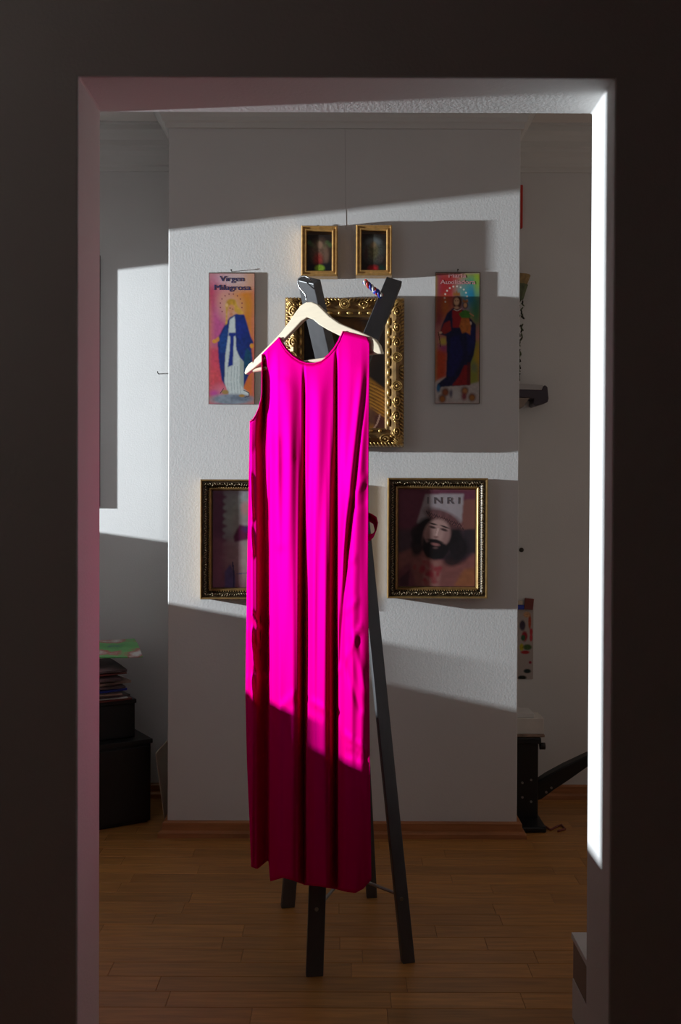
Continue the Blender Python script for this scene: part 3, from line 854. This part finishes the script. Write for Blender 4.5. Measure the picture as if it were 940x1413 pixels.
# ------------------------------------------------------------------ coat stand
A = P(434, 1350, 2.56); A.z = 0
def foot(px, py):
    Y = CAM_H*FPX/(py-690.0)
    p = P(px, py, Y); p.z = 0
    return p
fA, fB, fC, fD = foot(434, 1349), foot(563, 1330), foot(397, 1254), foot(513, 1240)
NECK = P(468, 512, 2.79)
st = thing('coat_stand', ((fA.x+fB.x+fC.x+fD.x)/4, (fA.y+fB.y+fC.y+fD.y)/4, 0), 'charcoal wooden coat stand with four splayed legs carrying the pink dress', 'coat stand')
def bar(p, q, w, d, side, flat=False):
    """tapering bar from p to q; side = direction of its wide face; the foot is cut level when flat"""
    p = Vector(p); q = Vector(q); t = (q-p).normalized()
    s = Vector(side); s = (s-t*s.dot(t)).normalized(); n = t.cross(s)
    vs = []
    for base, k in ((p, 1.0), (q, 1.0)):
        for i, j in ((-1,-1),(1,-1),(1,1),(-1,1)):
            v = base + s*(i*w/2*k) + n*(j*d/2*k)
            if flat and base is p:
                v = v - t*((v.z-p.z)/t.z)
            vs.append(v)
    return MB().add(vs, [(3,2,1,0),(4,5,6,7),(0,1,5,4),(1,2,6,5),(2,3,7,6),(3,0,4,7)])
LEGS = []
neck_off = {0: (-.012, -.03), 1: (.022, -.02), 2: (-.022, .02), 3: (.012, .03)}
for i, (f, w, sd) in enumerate(((fA, .044, (1, .1, 0)), (fB, .034, (1, .25, 0)), (fC, .040, (1, .2, 0)), (fD, .032, (1, .1, 0)))):
    top = NECK + Vector((neck_off[i][0], neck_off[i][1], 0))
    LEGS.append(obj('leg', bar(f, top, w, .022, sd, True), MT['stand'], st, bevel=.002))
armL_top = P(426, 386, 2.545); armR_top = P(544, 388, 3.0)
obj('arm', bar(NECK+Vector((0, -.01, -.12)), armL_top, .060, .026, (.5, -.85, .2)), MT['stand'], st, bevel=.002)
obj('arm', bar(NECK+Vector((0, .02, -.12)), armR_top, .048, .024, (1, .1, .2)), MT['stand'], st, bevel=.002)
obj('collar', MB().obox(NECK+Vector((0, 0, -.01)), (.036, 0, 0), (0, .045, 0), (0, 0, .035)), MT['stand'], st, bevel=.005)
def on_leg(f, k, z):
    top = NECK + Vector((neck_off[k][0], neck_off[k][1], 0))
    return f + (top-f)*(z/(top.z-f.z))
for f, k, g, l in ((fA, 0, fD, 3), (fB, 1, fC, 2)):
    p, q = on_leg(f, k, .165), on_leg(g, l, .165)
    dz = Vector((0, 0, .004 if k else -.004))
    obj('brace', MB().tube([p+dz, (p+q)/2+dz, q+dz], .0045, 8), MT['brace'], st)
    for r, li in ((p, k), (q, l)):
        obj('bolt', MB().tube([r+Vector((0, -.0145, 0)), r+Vector((0, -.0115, 0))], .005, 10), MT['bolt'], LEGS[li])

# ------------------------------------------------------------------ hanger and dress
TH = math.radians(32)
UD = Vector((math.cos(TH), -math.sin(TH), 0)); WD = Vector((-math.sin(TH), -math.cos(TH), 0))
D0 = P(428, 430, 2.515)
def dp_(px, py, w):
    """photo pixel onto the plane of the hanging dress, w metres in front of it"""
    d = ray(px, py); o = Vector((0, 0, CAM_H))
    t = ((D0-o).dot(WD)+w)/d.dot(WD)
    return o + d*t

hg = thing('clothes_hanger', dp_(428, 500, 0), 'pale wooden clothes hanger holding the pink dress', 'hanger')
hp = [(337, 515), (338.5, 509), (343, 502), (348, 498.5), (349.5, 500), (351, 496), (360, 487), (374, 473), (388, 458), (400, 442), (408, 430), (415, 421), (422, 417), (430, 416.5), (438, 420), (446, 428), (455, 437), (468, 446),
      (482, 452), (496, 457.5), (508, 463), (517, 468), (523, 476), (526, 485), (526.5, 488), (522, 488), (511, 484), (498, 477), (484, 470), (468, 463), (452, 455), (440, 448), (432, 441), (424, 438), (416, 443), (404, 456), (390, 470), (376, 484), (364, 497), (352, 507), (343, 514), (339, 517)]
mb = MB().extrude([dp_(x, y, .008) for x, y in hp], -WD*.014)
obj('body', mb, MT['hanger'], hg, bevel=.003)
obj('trouser_bar', MB().tube([dp_(350, 511, 0), dp_(436, 498, 0), dp_(526, 485.5, 0)], .0052, 10), MT['hanger'], hg)
hk = [(423.5, 419), (423, 412), (421.5, 406), (417, 401), (413, 396), (411, 390), (412, 384.5), (416, 381.5), (421, 381), (426, 383), (430, 387)]
obj('hook', MB().tube([dp_(x, y, .0) for x, y in hk], .0019, 8), MT['chrome'], hg, smooth=True)

def smooth_interp(x, pts):
    xs = [p[0] for p in pts]; ys = [p[1] for p in pts]
    x = np.asarray(x, float); i = np.clip(np.searchsorted(xs, x)-1, 0, len(xs)-2)
    xa = np.array(xs)[i]; xb = np.array(xs)[i+1]; ya = np.array(ys)[i]; yb = np.array(ys)[i+1]
    t = np.clip((x-xa)/(xb-xa), 0, 1); t = t*t*(3-2*t)
    return ya+(yb-ya)*t
top_pts = [(342, 582), (346, 580), (351, 573), (356, 563), (359.5, 550), (360.5, 540), (360.8, 489), (364, 486), (374, 477), (385, 466), (389, 474), (395, 483), (404, 492), (414, 498.5), (424, 502), (434, 502), (444, 499), (454, 491.5), (462, 482), (468, 472), (474, 457.5),
           (484, 460), (498, 463.5), (507, 466), (509.5, 470), (510, 476)]
hem_pts = [(342, 1196), (350, 1199), (368, 1187), (371, 1189), (373, 1216), (390, 1211), (405, 1215), (420, 1221), (440, 1223), (465, 1227), (480, 1231), (490, 1232), (500, 1226), (510, 1214)]
xs_ = np.unique(np.concatenate([np.linspace(342, 510, 130), [p[0] for p in top_pts], [369, 370, 371.5, 372.5, 419, 420, 421, 422, 463, 464, 465, 466]]))
ytop = np.interp(xs_, [p[0] for p in top_pts], [p[1] for p in top_pts])
yhem = np.interp(xs_, [p[0] for p in hem_pts], [p[1] for p in hem_pts])
NV = 150
vv = np.linspace(0, 1, NV)**1.0
XX = np.repeat(xs_[None, :], NV, 0)
YY = ytop[None, :]+(yhem-ytop)[None, :]*vv[:, None]
lsh = np.interp(YY, [580, 700, 800, 960, 1050, 1130, 1198], [345, 343, 341, 339, 341, 344.5, 347])-342
rsh = np.interp(YY, [465, 600, 800, 1000, 1210], [510, 509, 508, 510, 512.5])-510
fl = np.clip((372-XX)/30, 0, 1); fr = np.clip((XX-465)/45, 0, 1)
PX = XX+lsh*fl+rsh*fr
# pleats: forward offset across the front, shallow near the neckline and deep towards the hem
low = [(342, -.034), (348, .000), (353, -.004), (368, -.046), (370, -.046), (373, -.010), (388, .010), (404, .020), (411, .016), (419.5, -.018), (421, -.018), (423.5, .002), (436, .020), (449, .027), (455, .022), (463.5, -.012), (465, -.012), (467.5, .012), (478, .030), (488, .036), (498, .036), (510, .030)]
high = [(342, -.022), (346, .000), (352, .000), (364, -.022), (370, .002), (385, .012), (400, .015), (417, .010), (420, .002), (423, .010), (440, .016), (461, .012), (464.5, .002), (467.5, .012), (485, .015), (498, .015), (510, .012)]
WL = smooth_interp(PX, low); WH = smooth_interp(PX, high)
k = np.clip((YY-540)/360, 0, 1); k = k*k*(3-2*k)
W = WH*(1-k)+WL*k
cre = np.clip((YY-515)/30, 0, 1)*np.clip((700-YY)/150, 0, 1)
W -= .006*cre*np.exp(-((PX-420.5)/1.8)**2)
cre = np.clip((YY-488)/20, 0, 1)*np.clip((700-YY)/150, 0, 1)
W -= .005*cre*np.exp(-((PX-464.5)/1.6)**2)
# long crease down the right-hand panel and small diagonal wrinkles
cx = np.interp(YY, [470, 520, 600, 700, 760, 830, 900, 1000], [506, 503, 494, 484, 477, 472, 468, 466])
amp = np.interp(YY, [500, 560, 700, 850, 950], [0, .004, .008, .007, 0])
W += amp*(np.exp(-((PX-cx+4)/5.0)**2)-.9*np.exp(-((PX-cx-3)/3.0)**2))
def wrinkle(x0, y0, x1, y1, wd, a):
    global W
    L = math.hypot(x1-x0, y1-y0); tx, ty = (x1-x0)/L, (y1-y0)/L
    u = (PX-x0)*tx+(YY-y0)*ty; v = -(PX-x0)*ty+(YY-y0)*tx
    m = np.clip(u/6, 0, 1)*np.clip((L-u)/6, 0, 1)
    W += a*m*np.exp(-(v/wd)**2)
for w_ in ((484, 690, 508, 655, 4, .003), (478, 778, 494, 768, 3, .0025), (473, 846, 498, 826, 3, .0025), (468, 930, 500, 860, 4, .003), (472, 905, 500, 985, 4, -.0025), (486, 870, 506, 960, 4, .0025),
           (484, 704, 508, 690, 4, -.002), (470, 1010, 508, 1035, 3, .004), (472, 1034, 508, 1050, 2.5, -.003),
           (344, 842, 366, 875, 3, .010), (345, 865, 352, 925, 3, .010), (356, 900, 368, 938, 3, .008), (344, 930, 352, 975, 3, .009), (350, 880, 366, 930, 4, -.008),
           (345, 650, 349, 720, 2.5, .006), (344, 720, 350, 770, 2.5, .006),
           (365, 545, 376, 640, 6, -.002), (392, 520, 400, 640, 7, .0015), (381, 600, 388, 760, 7, .002), (425, 965, 460, 985, 4, .004), (380, 985, 410, 955, 5, .003)):
    wrinkle(*w_)
W += .0012*np.sin(PX*.33+YY*.012)*np.clip((YY-520)/120, 0, 1)
# shoulders lie on the hanger
sh = np.clip(1-(YY-ytop[None, :])/45, 0, 1)
W = W*(1-sh)+np.maximum(W, .0)*0*sh + .0125*sh
nx = len(xs_)
fv = [dp_(PX[j, i], YY[j, i], W[j, i]) for j in range(NV) for i in range(nx)]
# back layer: hangs close behind, a little wavy
BACK = -.012-.034*np.clip((YY-560)/200, 0, 1)-.012*(1+np.sin(PX*.14))*np.clip((YY-560)/400, 0, 1)
edge = np.minimum(np.clip((PX-PX[:, :1])/6, 0, 1), np.clip((PX[:, -1:]-PX)/6, 0, 1))
BACK = np.minimum(BACK, W-.004)
bpx = PX[:, :1]+2+(PX-PX[:, :1])*(1-4/168.0)
bv = [dp_(bpx[j, i], YY[j, i]-(3 if j == 0 else 0), BACK[j, i]) for j in range(NV) for i in range(nx)]
def grid_faces(o):
    return [(o+j*nx+i, o+(j+1)*nx+i, o+(j+1)*nx+i+1, o+j*nx+i+1) for j in range(NV-1) for i in range(nx-1)]
mb = MB(); n0 = NV*nx
F = grid_faces(0)+[tuple(reversed(f)) for f in grid_faces(n0)]
for j in range(NV-1):       # side seams
    for i in (0, nx-1):
        if YY[j, i] < 575: continue
        F.append((j*nx+i, n0+j*nx+i, n0+(j+1)*nx+i, (j+1)*nx+i))
s0, s1 = [i for i, x in enumerate(xs_) if 360.8 <= x <= 385.01], [i for i, x in enumerate(xs_) if x >= 473.9]
for s in (s0, s1):          # shoulder seams
    for a_, b_ in zip(s[:-1], s[1:]):
        F.append((a_, n0+a_, n0+b_, b_))
mb.add(fv+bv, F)
dr = thing('dress', dp_(428, 1200, 0), 'long sleeveless fuchsia pink dress hanging in folds from a wooden hanger', 'dress')
body = obj('body', mb, MT['dress'], dr, smooth=True)
md = body.modifiers.new('thickness', 'SOLIDIFY'); md.thickness = .0012; md.offset = 0
# bound neckline and armhole edges
nl = [i for i, x in enumerate(xs_) if 385 <= x <= 474]
obj('neck_binding', MB().tube([fv[i]+Vector((0, 0, .0006)) for i in nl], .0022, 6), MT['dress'], dr, smooth=True)
ah = [i for i, x in enumerate(xs_) if x <= 360.9]
obj('armhole_binding', MB().tube([fv[i] for i in ah], .0020, 6), MT['dress'], dr, smooth=True)
# loose tie loop at the waist
lp = [(508, 712), (513, 714), (519, 718), (521, 726), (519, 736), (514, 741), (508, 742)]
vs = []; fs = []
for x, y in lp:
    vs += [dp_(x+.5, y-4.5, -.004), dp_(x-3.5, y+5.0, -.05)]
lv = MB().add(vs, [(2*i, 2*i+1, 2*i+3, 2*i+2) for i in range(len(lp)-1)])
lo = obj('tie_loop', lv, MT['dress'], dr, smooth=True)
md = lo.modifiers.new('thickness', 'SOLIDIFY'); md.thickness = .0015; md.offset = 0

# braided cord hanging on the right arm of the stand
cd = thing('braided_cord', P(515, 408, 2.93), 'short red and blue braided cord caught on the coat stand arm', 'cord')
pa, pb = Vector(P(503, 388, 2.93)), Vector(P(527, 409, 2.93))
for i, (mn, a0) in enumerate((('red', 0), ('white_paper', 2.1), ('blue', 4.2))):
    pts = []
    d = (pb-pa).normalized(); n1 = d.orthogonal().normalized(); n2 = d.cross(n1)
    for t in np.linspace(0, 1, 30):
        q = a0+t*13
        pts.append(pa+(pb-pa)*t+(n1*math.cos(q)+n2*math.sin(q))*.0045)
    obj('strand', MB().tube(pts, .0042, 6), MT[mn], cd, smooth=True)
obj('knot', MB().ell(pa+(pb-pa)*.68, (.011, .009, .009), seg=8, ring=6), MT['blue'], cd, smooth=True)

# ------------------------------------------------------------------ left recess
q0 = foot(208, 1137); q1 = foot(140, 1149)
fd = Vector((q1.x-q0.x, q1.y-q0.y, 0)).normalized(); bd = Vector((-fd.y, fd.x, 0))
if bd.y < 0: bd = -bd
hz = P(206, 1019, q0.y).z
cb = thing('black_cabinet', q0+fd*.25+bd*.15, 'low black cabinet standing askew in the left recess', 'cabinet')
c0 = q0+fd*.25+bd*.15
obj('body', MB().obox(c0+Vector((0, 0, hz/2-.004)), fd*.25, bd*.15, (0, 0, hz/2-.012)), MT['black_wood'], cb, bevel=.003)
obj('top', MB().obox(c0+Vector((0, 0, hz-.008)), fd*.256, bd*.156, (0, 0, .008)), MT['black_wood'], cb, bevel=.002)
obj('plinth', MB().obox(c0+Vector((0, 0, .005)), fd*.24, bd*.14, (0, 0, .005)), MT['black_wood'], cb)
obj('door', MB().obox(c0-bd*.152+Vector((0, 0, hz/2-.004)), fd*.240, bd*.006, (0, 0, hz/2-.022)), MT['black_wood'], cb, bevel=.002)
# black box on the cabinet
bz1 = P(185, 958, 3.80).z
b0 = P(188, 1000, 3.80); b0.z = hz
bx = thing('storage_box', b0+fd*.17+bd*.12, 'black box packed with papers on top of the low black cabinet', 'box')
bc = b0+fd*.17+bd*.10
bh = bz1-hz
obj('body', MB().obox(bc+Vector((0, 0, bh*.42)), fd*.17, bd*.09, (0, 0, bh*.42)), MT['black_plastic'], bx, bevel=.006)
obj('rim', MB().obox(bc+Vector((0, 0, bh*.84)), fd*.174, bd*.094, (0, 0, .008)), MT['black_plastic'], bx, bevel=.003)
# leafing papers stacked on it
zz = hz+bh*.84+.008
specs = [('maroon', .165, .10, .012, .05, 0), ('white_paper', .160, .10, .005, -.06, .05), ('dark_print', .15, .095, .014, .10, -.06), ('brown_print', .145, .095, .010, -.12, .10), ('blue', .13, .09, .018, .16, -.14), ('dark_print', .15, .10, .012, -.05, .08),
         ('brown_print', .15, .10, .020, .2, -.05), ('dark_print', .14, .10, .022, -.1, .12), ('maroon', .14, .10, .012, .1, 0.0), ('dark_print', .15, .10, .018, .0, .05)]
names = ['maroon folder lowest in the paper pile in the left recess', 'white sheet just above the maroon folder in the paper pile', 'dark magazine above the white sheet in the paper pile', 'brown magazine under the blue folder in the paper pile', 'blue folder in the paper pile in the left recess', 'dark magazine just above the blue folder in the paper pile',
         'thick brown magazine in the middle of the paper pile', 'thick dark magazine above the thick brown one in the paper pile', 'maroon magazine near the top of the paper pile', 'dark magazine directly under the green cover']
def limp(c, ud, vd, hw, hd, th, droop, wob, seed):
    nu, nv_ = 9, 7; gv = []
    for s_ in (0, 1):
        for j in range(nv_):
            for i in range(nu):
                u = i/(nu-1)*2-1; v = j/(nv_-1)
                p = Vector(c)+ud*(u*hw)+vd*((v*2-1)*hd)
                z = -droop*(1-v)**1.6+wob*math.sin(u*3+seed)*(1-v)+wob*.6*math.sin(v*4+u*2+seed*2)
                gv.append((p.x, p.y, p.z+z+(th if s_ else 0)))
    nn = nu*nv_; ff = []
    for j in range(nv_-1):
        for i in range(nu-1):
            a_ = j*nu+i
            ff += [(a_, a_+nu, a_+nu+1, a_+1), (nn+a_, nn+a_+1, nn+a_+nu+1, nn+a_+nu)]
    bord = [i for i in range(nu)]+[j*nu+nu-1 for j in range(1, nv_)]+[(nv_-1)*nu+i for i in range(nu-2, -1, -1)]+[j*nu for j in range(nv_-2, 0, -1)]
    for a_, b_ in zip(bord, bord[1:]+bord[:1]): ff.append((a_, b_, nn+b_, nn+a_))
    return MB().add(gv, ff)
for i_, ((mn, hw, hd, th, an, sh_), lb) in enumerate(zip(specs, names)):
    R = Matrix.Rotation(an, 3, 'Z')
    c = bc+fd*(.015+sh_*.1)-bd*(.004 if i_ < 2 else .012)
    c.z = zz
    dr_ = .0018*i_
    tag(obj('magazine', limp(c, R@fd, R@bd, hw, hd, th*.45, dr_, .0003 if i_ else 0, i_*1.7), MT[mn]), lb, 'magazine', 'papers piled in the left recess')
    zz += th
cor = P(197, 888, 3.80)
Rm = Matrix.Rotation(math.radians(-12), 3, 'Z')
ud_, vd_ = Rm@fd, Rm@bd
off_ = max((ud_*(a_*.15)+vd_*(b_*.11) for a_ in (-1, 1) for b_ in (-1, 1)), key=lambda q: q.x)
c = Vector((cor.x, cor.y, 0))-off_; c.z = max(zz+.002, P(170, 893, 3.8).z)
tag(obj('magazine', limp(c, ud_, vd_, .15, .11, .004, .036, .002, .6), MT['cover']), 'green covered magazine lying limp on top of the paper pile', 'magazine', 'papers piled in the left recess')

# cream board leaning in the left recess beside the chimney
p1 = P(229, 1150, 3.70); p1.z = .002; p2 = P(215, 1040, 3.70)
pts = [(p1.x, 3.70, .002), (p2.x, 3.70, p2.z), (XCL-.012, 3.93, p2.z+.035), (XCL-.012, 3.93, .002)]
tag(obj('leaning_board', MB().extrude(pts, (-.004, .010, 0)), MT['cream'], bevel=.001), 'cream board leaning beside the chimney in the left recess', 'board')
# tall panel on the back wall, mostly behind the jamb
x1 = P(138.5, 525, YB).x
pz0, pz1 = P(138, 699, YB).z, P(138, 353, YB).z
wp = thing('wall_panel', (x1-.25, YB, pz0), 'tall framed panel on the back wall left of the chimney', 'picture')
obj('frame', MB().ring(x1-.5, x1, pz0, pz1, YB, [(0, .001), (0, .024), (.02, .024), (.03, .018), (.03, .010)]), MT['black_wood'], wp)
obj('picture', MB().box((x1-.485, YB-.012, pz0+.015), (x1-.015, YB-.002, pz1-.015)), MT['brown_print'], wp)
h = P(230, 516, YB); h2 = P(219, 516, YB)
tag(obj('wall_hook', MB().tube([(h2.x, YB+.002, h2.z), (h2.x, YB-.022, h2.z+.002), (h2.x, YB-.024, h2.z+.008)], .002, 6), MT['iron']), 'thin hook in the sunlit back wall left of the chimney', 'hook')

# ------------------------------------------------------------------ right recess
# red edged board
x2 = P(720.5, 290, YB).x
tag(obj('red_board', MB().box((x2-.06, YB-.02, P(720, 316, YB).z), (x2, YB-.001, P(720, 257, YB).z)), MT['red'], bevel=.002), 'narrow red board on the back wall high beside the chimney', 'board')
# hanging dried bouquet
tp = P(722, 379, 4.05); bt = P(719, 526, 4.05)
hb = thing('hanging_bouquet', bt, 'dried bouquet hanging upside down in a straw wrap beside the chimney', 'bouquet')
def cone(z0, z1, r0, r1, cx, n=14):
    return MB().tube([(cx, 4.07, z0), (cx, 4.07, z0+(z1-z0)*.5), (cx, 4.07, z1)], [r0, (r0+r1)/2, r1], n)
zt = tp.z; cxh = P(716, 400, 4.05).x
zA = P(722, 392, 4.05).z; zB = P(722, 412, 4.05).z
obj('wrap', cone(zA, zt, .036, .050, cxh), MT['straw'], hb)
obj('collar', cone(zB, zA, .022, .040, cxh), MT['leaf'], hb)
lf = MB(); lf2 = MB()
for i in range(90):
    z = zB-(zB-bt.z)*i/90; r = .026*(1-.75*i/90)
    q = random.random()*6.28
    c = Vector((cxh+r*math.cos(q), 4.07+r*math.sin(q)*.8, z))
    (lf if i % 2 else lf2).ell(c, (.004, .003, .010), Euler((random.uniform(-.8, .8), random.uniform(-.8, .8), q)).to_matrix(), 6, 4)
obj('leaves', lf, MT['leaf'], hb, kind='stuff'); obj('dark_leaves', lf2, MT['leaf_dark'], hb, kind='stuff')
obj('stem', MB().tube([(cxh, 4.07, bt.z), (cxh, 4.07, zt)], .004, 6), MT['leaf_dark'], hb)
obj('hanging_string', MB().tube([(cxh, 4.07, zt), (cxh, YB, zt+.05)], .0012, 5), MT['straw'], hb)
# small wall bracket with a plum-coloured clip end
yk = 4.02
def pk(x, y): return P(x, y, yk)
br = thing('wall_bracket', pk(735, 556), 'small wall bracket with pale plate and dark curled end beside the chimney', 'bracket')
obj('plate', MB().extrude([pk(700, 529), pk(750, 531), pk(748, 538), (pk(700, 537))], (0, .10, 0)), MT['grey_plate'], br, bevel=.002)
obj('arm', MB().extrude([pk(700, 537), pk(748, 538), pk(752, 531), pk(756, 534), pk(757.5, 550), pk(756, 555), pk(739, 560), pk(736, 557), pk(737, 550), pk(718, 548), pk(700, 548)], (0, .098, 0)), MT['dark_purple'], br, bevel=.003)
obj('prop', MB().extrude([pk(702, 548), pk(731, 549), pk(722, 562), pk(704, 562)], (0, .095, 0)), MT['brown_side'], br, bevel=.002)
# knob
kb = P(718.5, 758.5, YB)
tag(obj('coat_peg', MB().tube([(kb.x, YB+.001, kb.z), (kb.x, YB-.02, kb.z)], .005, 8).ell((kb.x, YB-.022, kb.z), (.010, .008, .010)), MT['iron'], smooth=True), 'small dark round peg on the back wall beside the chimney', 'peg')
# pinned sheet with coloured pictures and two small cards above it
pg = thing('pinned_sheet', P(725, 935, YB), 'pinned paper sheet with red and dark little pictures right of the chimney', 'paper')
pc = Pic(700, 841, 736, 937, 60, 150, (176, 164, 158))
for x, y, rx, ry, c in ((731, 858, 2, 10, (176, 74, 46)), (721, 863, 4, 7, (60, 50, 66)), (733, 872, 2, 5, (190, 50, 60)), (724, 878, 4, 7, (150, 30, 44)), (722, 880, 3, 4, (50, 90, 60)), (733, 880, 2, 5, (196, 60, 70)),
                        (720, 893, 3, 5, (186, 170, 40)), (728, 893, 6, 4, (70, 96, 50)), (725, 900, 6, 2.4, (170, 40, 44)), (732, 914, 2, 2, (150, 40, 60)), (728, 926, 5, 3, (30, 46, 44)), (721, 935, 6, 3, (28, 34, 30)), (727, 848, 5, 4, (196, 150, 110))):
    pc.ell(x, y, rx, ry, c, .25, 1, .2)
pc.build('sheet', YB-.004, pg)
a1 = rect(700, 841, 736, 937, YB)
obj('backing', MB().box((a1[0], YB-.0035, a1[2]), (a1[1], YB-.0005, a1[3])), MT['white_paper'], pg)
def card(x0, y0, x1, y1, m, lb, ang=0):
    a1 = rect(x0, y0, x1, y1, YB)
    c = Vector(((a1[0]+a1[1])/2, YB-.008, (a1[2]+a1[3])/2)); R = Matrix.Rotation(ang, 3, 'Y')
    tag(obj('pinned_card', MB().obox(c, R@Vector(((a1[1]-a1[0])/2, 0, 0)), (0, .007, 0), R@Vector((0, 0, (a1[3]-a1[2])/2))), m, bevel=.001), lb, 'card', 'cards pinned above the paper sheet')
card(723.5, 825.5, 735.5, 840.5, MT['maroon'], 'maroon card pinned above the paper sheet', .1)
card(708, 834.5, 722.5, 840.5, MT['blue'], 'blue card pinned above the paper sheet')
card(708, 828.5, 720.5, 833.8, MT['cream'], 'cream card pinned above the blue card')

# black folding steel frame with a slanting beam
yf = 3.78
xf1 = P(743, 1100, yf).x; xf0 = xf1-.11
ztop = P(730, 1017, yf).z
fm = thing('folding_frame', ((xf0+xf1)/2, yf+.05, 0), 'black steel upright with a slanting beam standing right of the chimney', 'frame')
post = obj('post', MB().box((xf0, yf, .012), (xf1, yf+.11, ztop-.02)), MT['black_metal'], fm, bevel=.006)
obj('cap', MB().box((xf0-.01, yf-.012, ztop-.024), (xf1+.008, yf+.12, ztop-.001)), MT['black_metal'], fm, bevel=.004)
obj('grip', MB().tube([(xf1+.006, yf+.01, ztop-.036), (xf1+.026, yf+.01, ztop-.036)], .013, 12), MT['black_plastic'], fm, smooth=True)
obj('base_foot', MB().box((xf0-.03+.04, yf-.10, 0), (xf1+.012, yf+.22, .022)), MT['black_metal'], fm, bevel=.006)
def pf(x, y): return P(x, y, yf+.02)
beam = [pf(738, 1082), pf(756, 1070), pf(780, 1057), pf(812, 1042), pf(880, 1012), pf(884, 1024), pf(812, 1058), pf(788, 1075), pf(764, 1091), pf(748, 1103), pf(738, 1106)]
beam_o = obj('beam', MB().extrude(beam, (0, .05, 0)), MT['black_metal'], fm, bevel=.005)
xs2 = pf(878, 1020).x
obj('rear_post', MB().box((xs2-.03, yf+.02, 0), (xs2+.03, yf+.07, pf(878, 1020).z)), MT['black_metal'], fm, bevel=.005)
for x, y in ((721, 1080), (733, 1076), (721, 1100), (733, 1106), (754, 1093), (761, 1087)):
    p = pf(x, y); yb_ = yf-.001 if x < 743 else yf+.019
    q = P(x, y, yb_)
    obj('bolt', MB().tube([(q.x, yb_+.004, q.z), (q.x, yb_-.004, q.z)], .0045, 8), MT['bolt'], post if x < 743 else beam_o)
# white boxes on top
zb = ztop; 
w0 = P(751, 1010, yf).x
for i, (hgt, dx, lb, m) in enumerate(((.010, .002, 'brown thin book lying on the black frame top right of the chimney', 'brown_print'), (.058, 0, 'white carton on the black frame top right of the chimney', 'white_paper'), (.018, -.035, 'crumpled pale packet on the white carton right of the chimney', 'white_board'))):
    o = obj('carton' if i == 1 else ('book' if i == 0 else 'packet'), MB().box((xf0, yf-.005+.01*i, zb), (w0+dx, yf+.12, zb+hgt)), MT[m], bevel=.002)
    tag(o, lb, ('book', 'carton', 'packet')[i]); zb += hgt
# cable on the floor
cp_ = [foot(x, y) for x, y in ((744, 1146), (752, 1142), (760, 1147), (768, 1143), (775, 1140), (780, 1146), (770, 1149))]
tag(obj('cable', MB().tube([(p.x, p.y, .0042) for p in cp_], .004, 6), MT['maroon'], smooth=True), 'short dark cable curling on the floor beside the black steel frame', 'cable')

# low white unit just behind the right-hand jamb
bl = P(788.5, 1286, 2.335)
lu = thing('low_unit', (bl.x+.16, 2.25, 0), 'low white topped unit on the floor just behind the doorway', 'cabinet')
obj('top', MB().box((bl.x, YF+.012, bl.z-.014), (bl.x+.34, 2.335, bl.z)), MT['white_board'], lu, bevel=.0015)
obj('body', MB().box((bl.x+.004, YF+.016, .012), (bl.x+.336, 2.331, bl.z-.014)), MT['brown_side'], lu)
obj('drawer', MB().box((bl.x+.001, YF+.02, .02), (bl.x+.004, 2.325, bl.z*.52)), MT['white_board'], lu, bevel=.001)
obj('plinth', MB().box((bl.x+.01, YF+.02, 0), (bl.x+.33, 2.325, .012)), MT['black_wood'], lu)

# unseen blocks added on the window sill to shape the shadow edges
def sill_blocker(y0, y1, z0, z1, m, lb, dx=0):
    tag(obj('book', MB().box((XL-.09+dx, y0, z0), (XL+.06, y1, z1)), MT[m], bevel=.002), lb, 'book', 'unseen light blockers on the window sill')
sill_blocker(3.57, 3.92, WZ0, WZ0+.055, 'maroon', 'unseen maroon light blocker lowest in the stack on the window sill')
sill_blocker(3.58, 3.90, WZ0+.055, WZ0+.115, 'brown_print', 'unseen brown light blocker in the stack on the window sill')
sill_blocker(3.575, 3.92, WZ0+.115, WZ0+.17, 'blue', 'unseen blue light blocker in the stack on the window sill')
sill_blocker(3.57, 3.90, WZ0+.17, WZ0+.215, 'green_print', 'unseen green light blocker topmost in the stack on the window sill')
sill_blocker(3.20, 3.355, WZ0, WZ0+.09, 'cream', 'unseen cream light blocker beside the stack on the window sill')
sill_blocker(2.55, 2.80, WZ0, WZ0+.05, 'dark_print', 'unseen dark light blocker lying alone on the window sill')
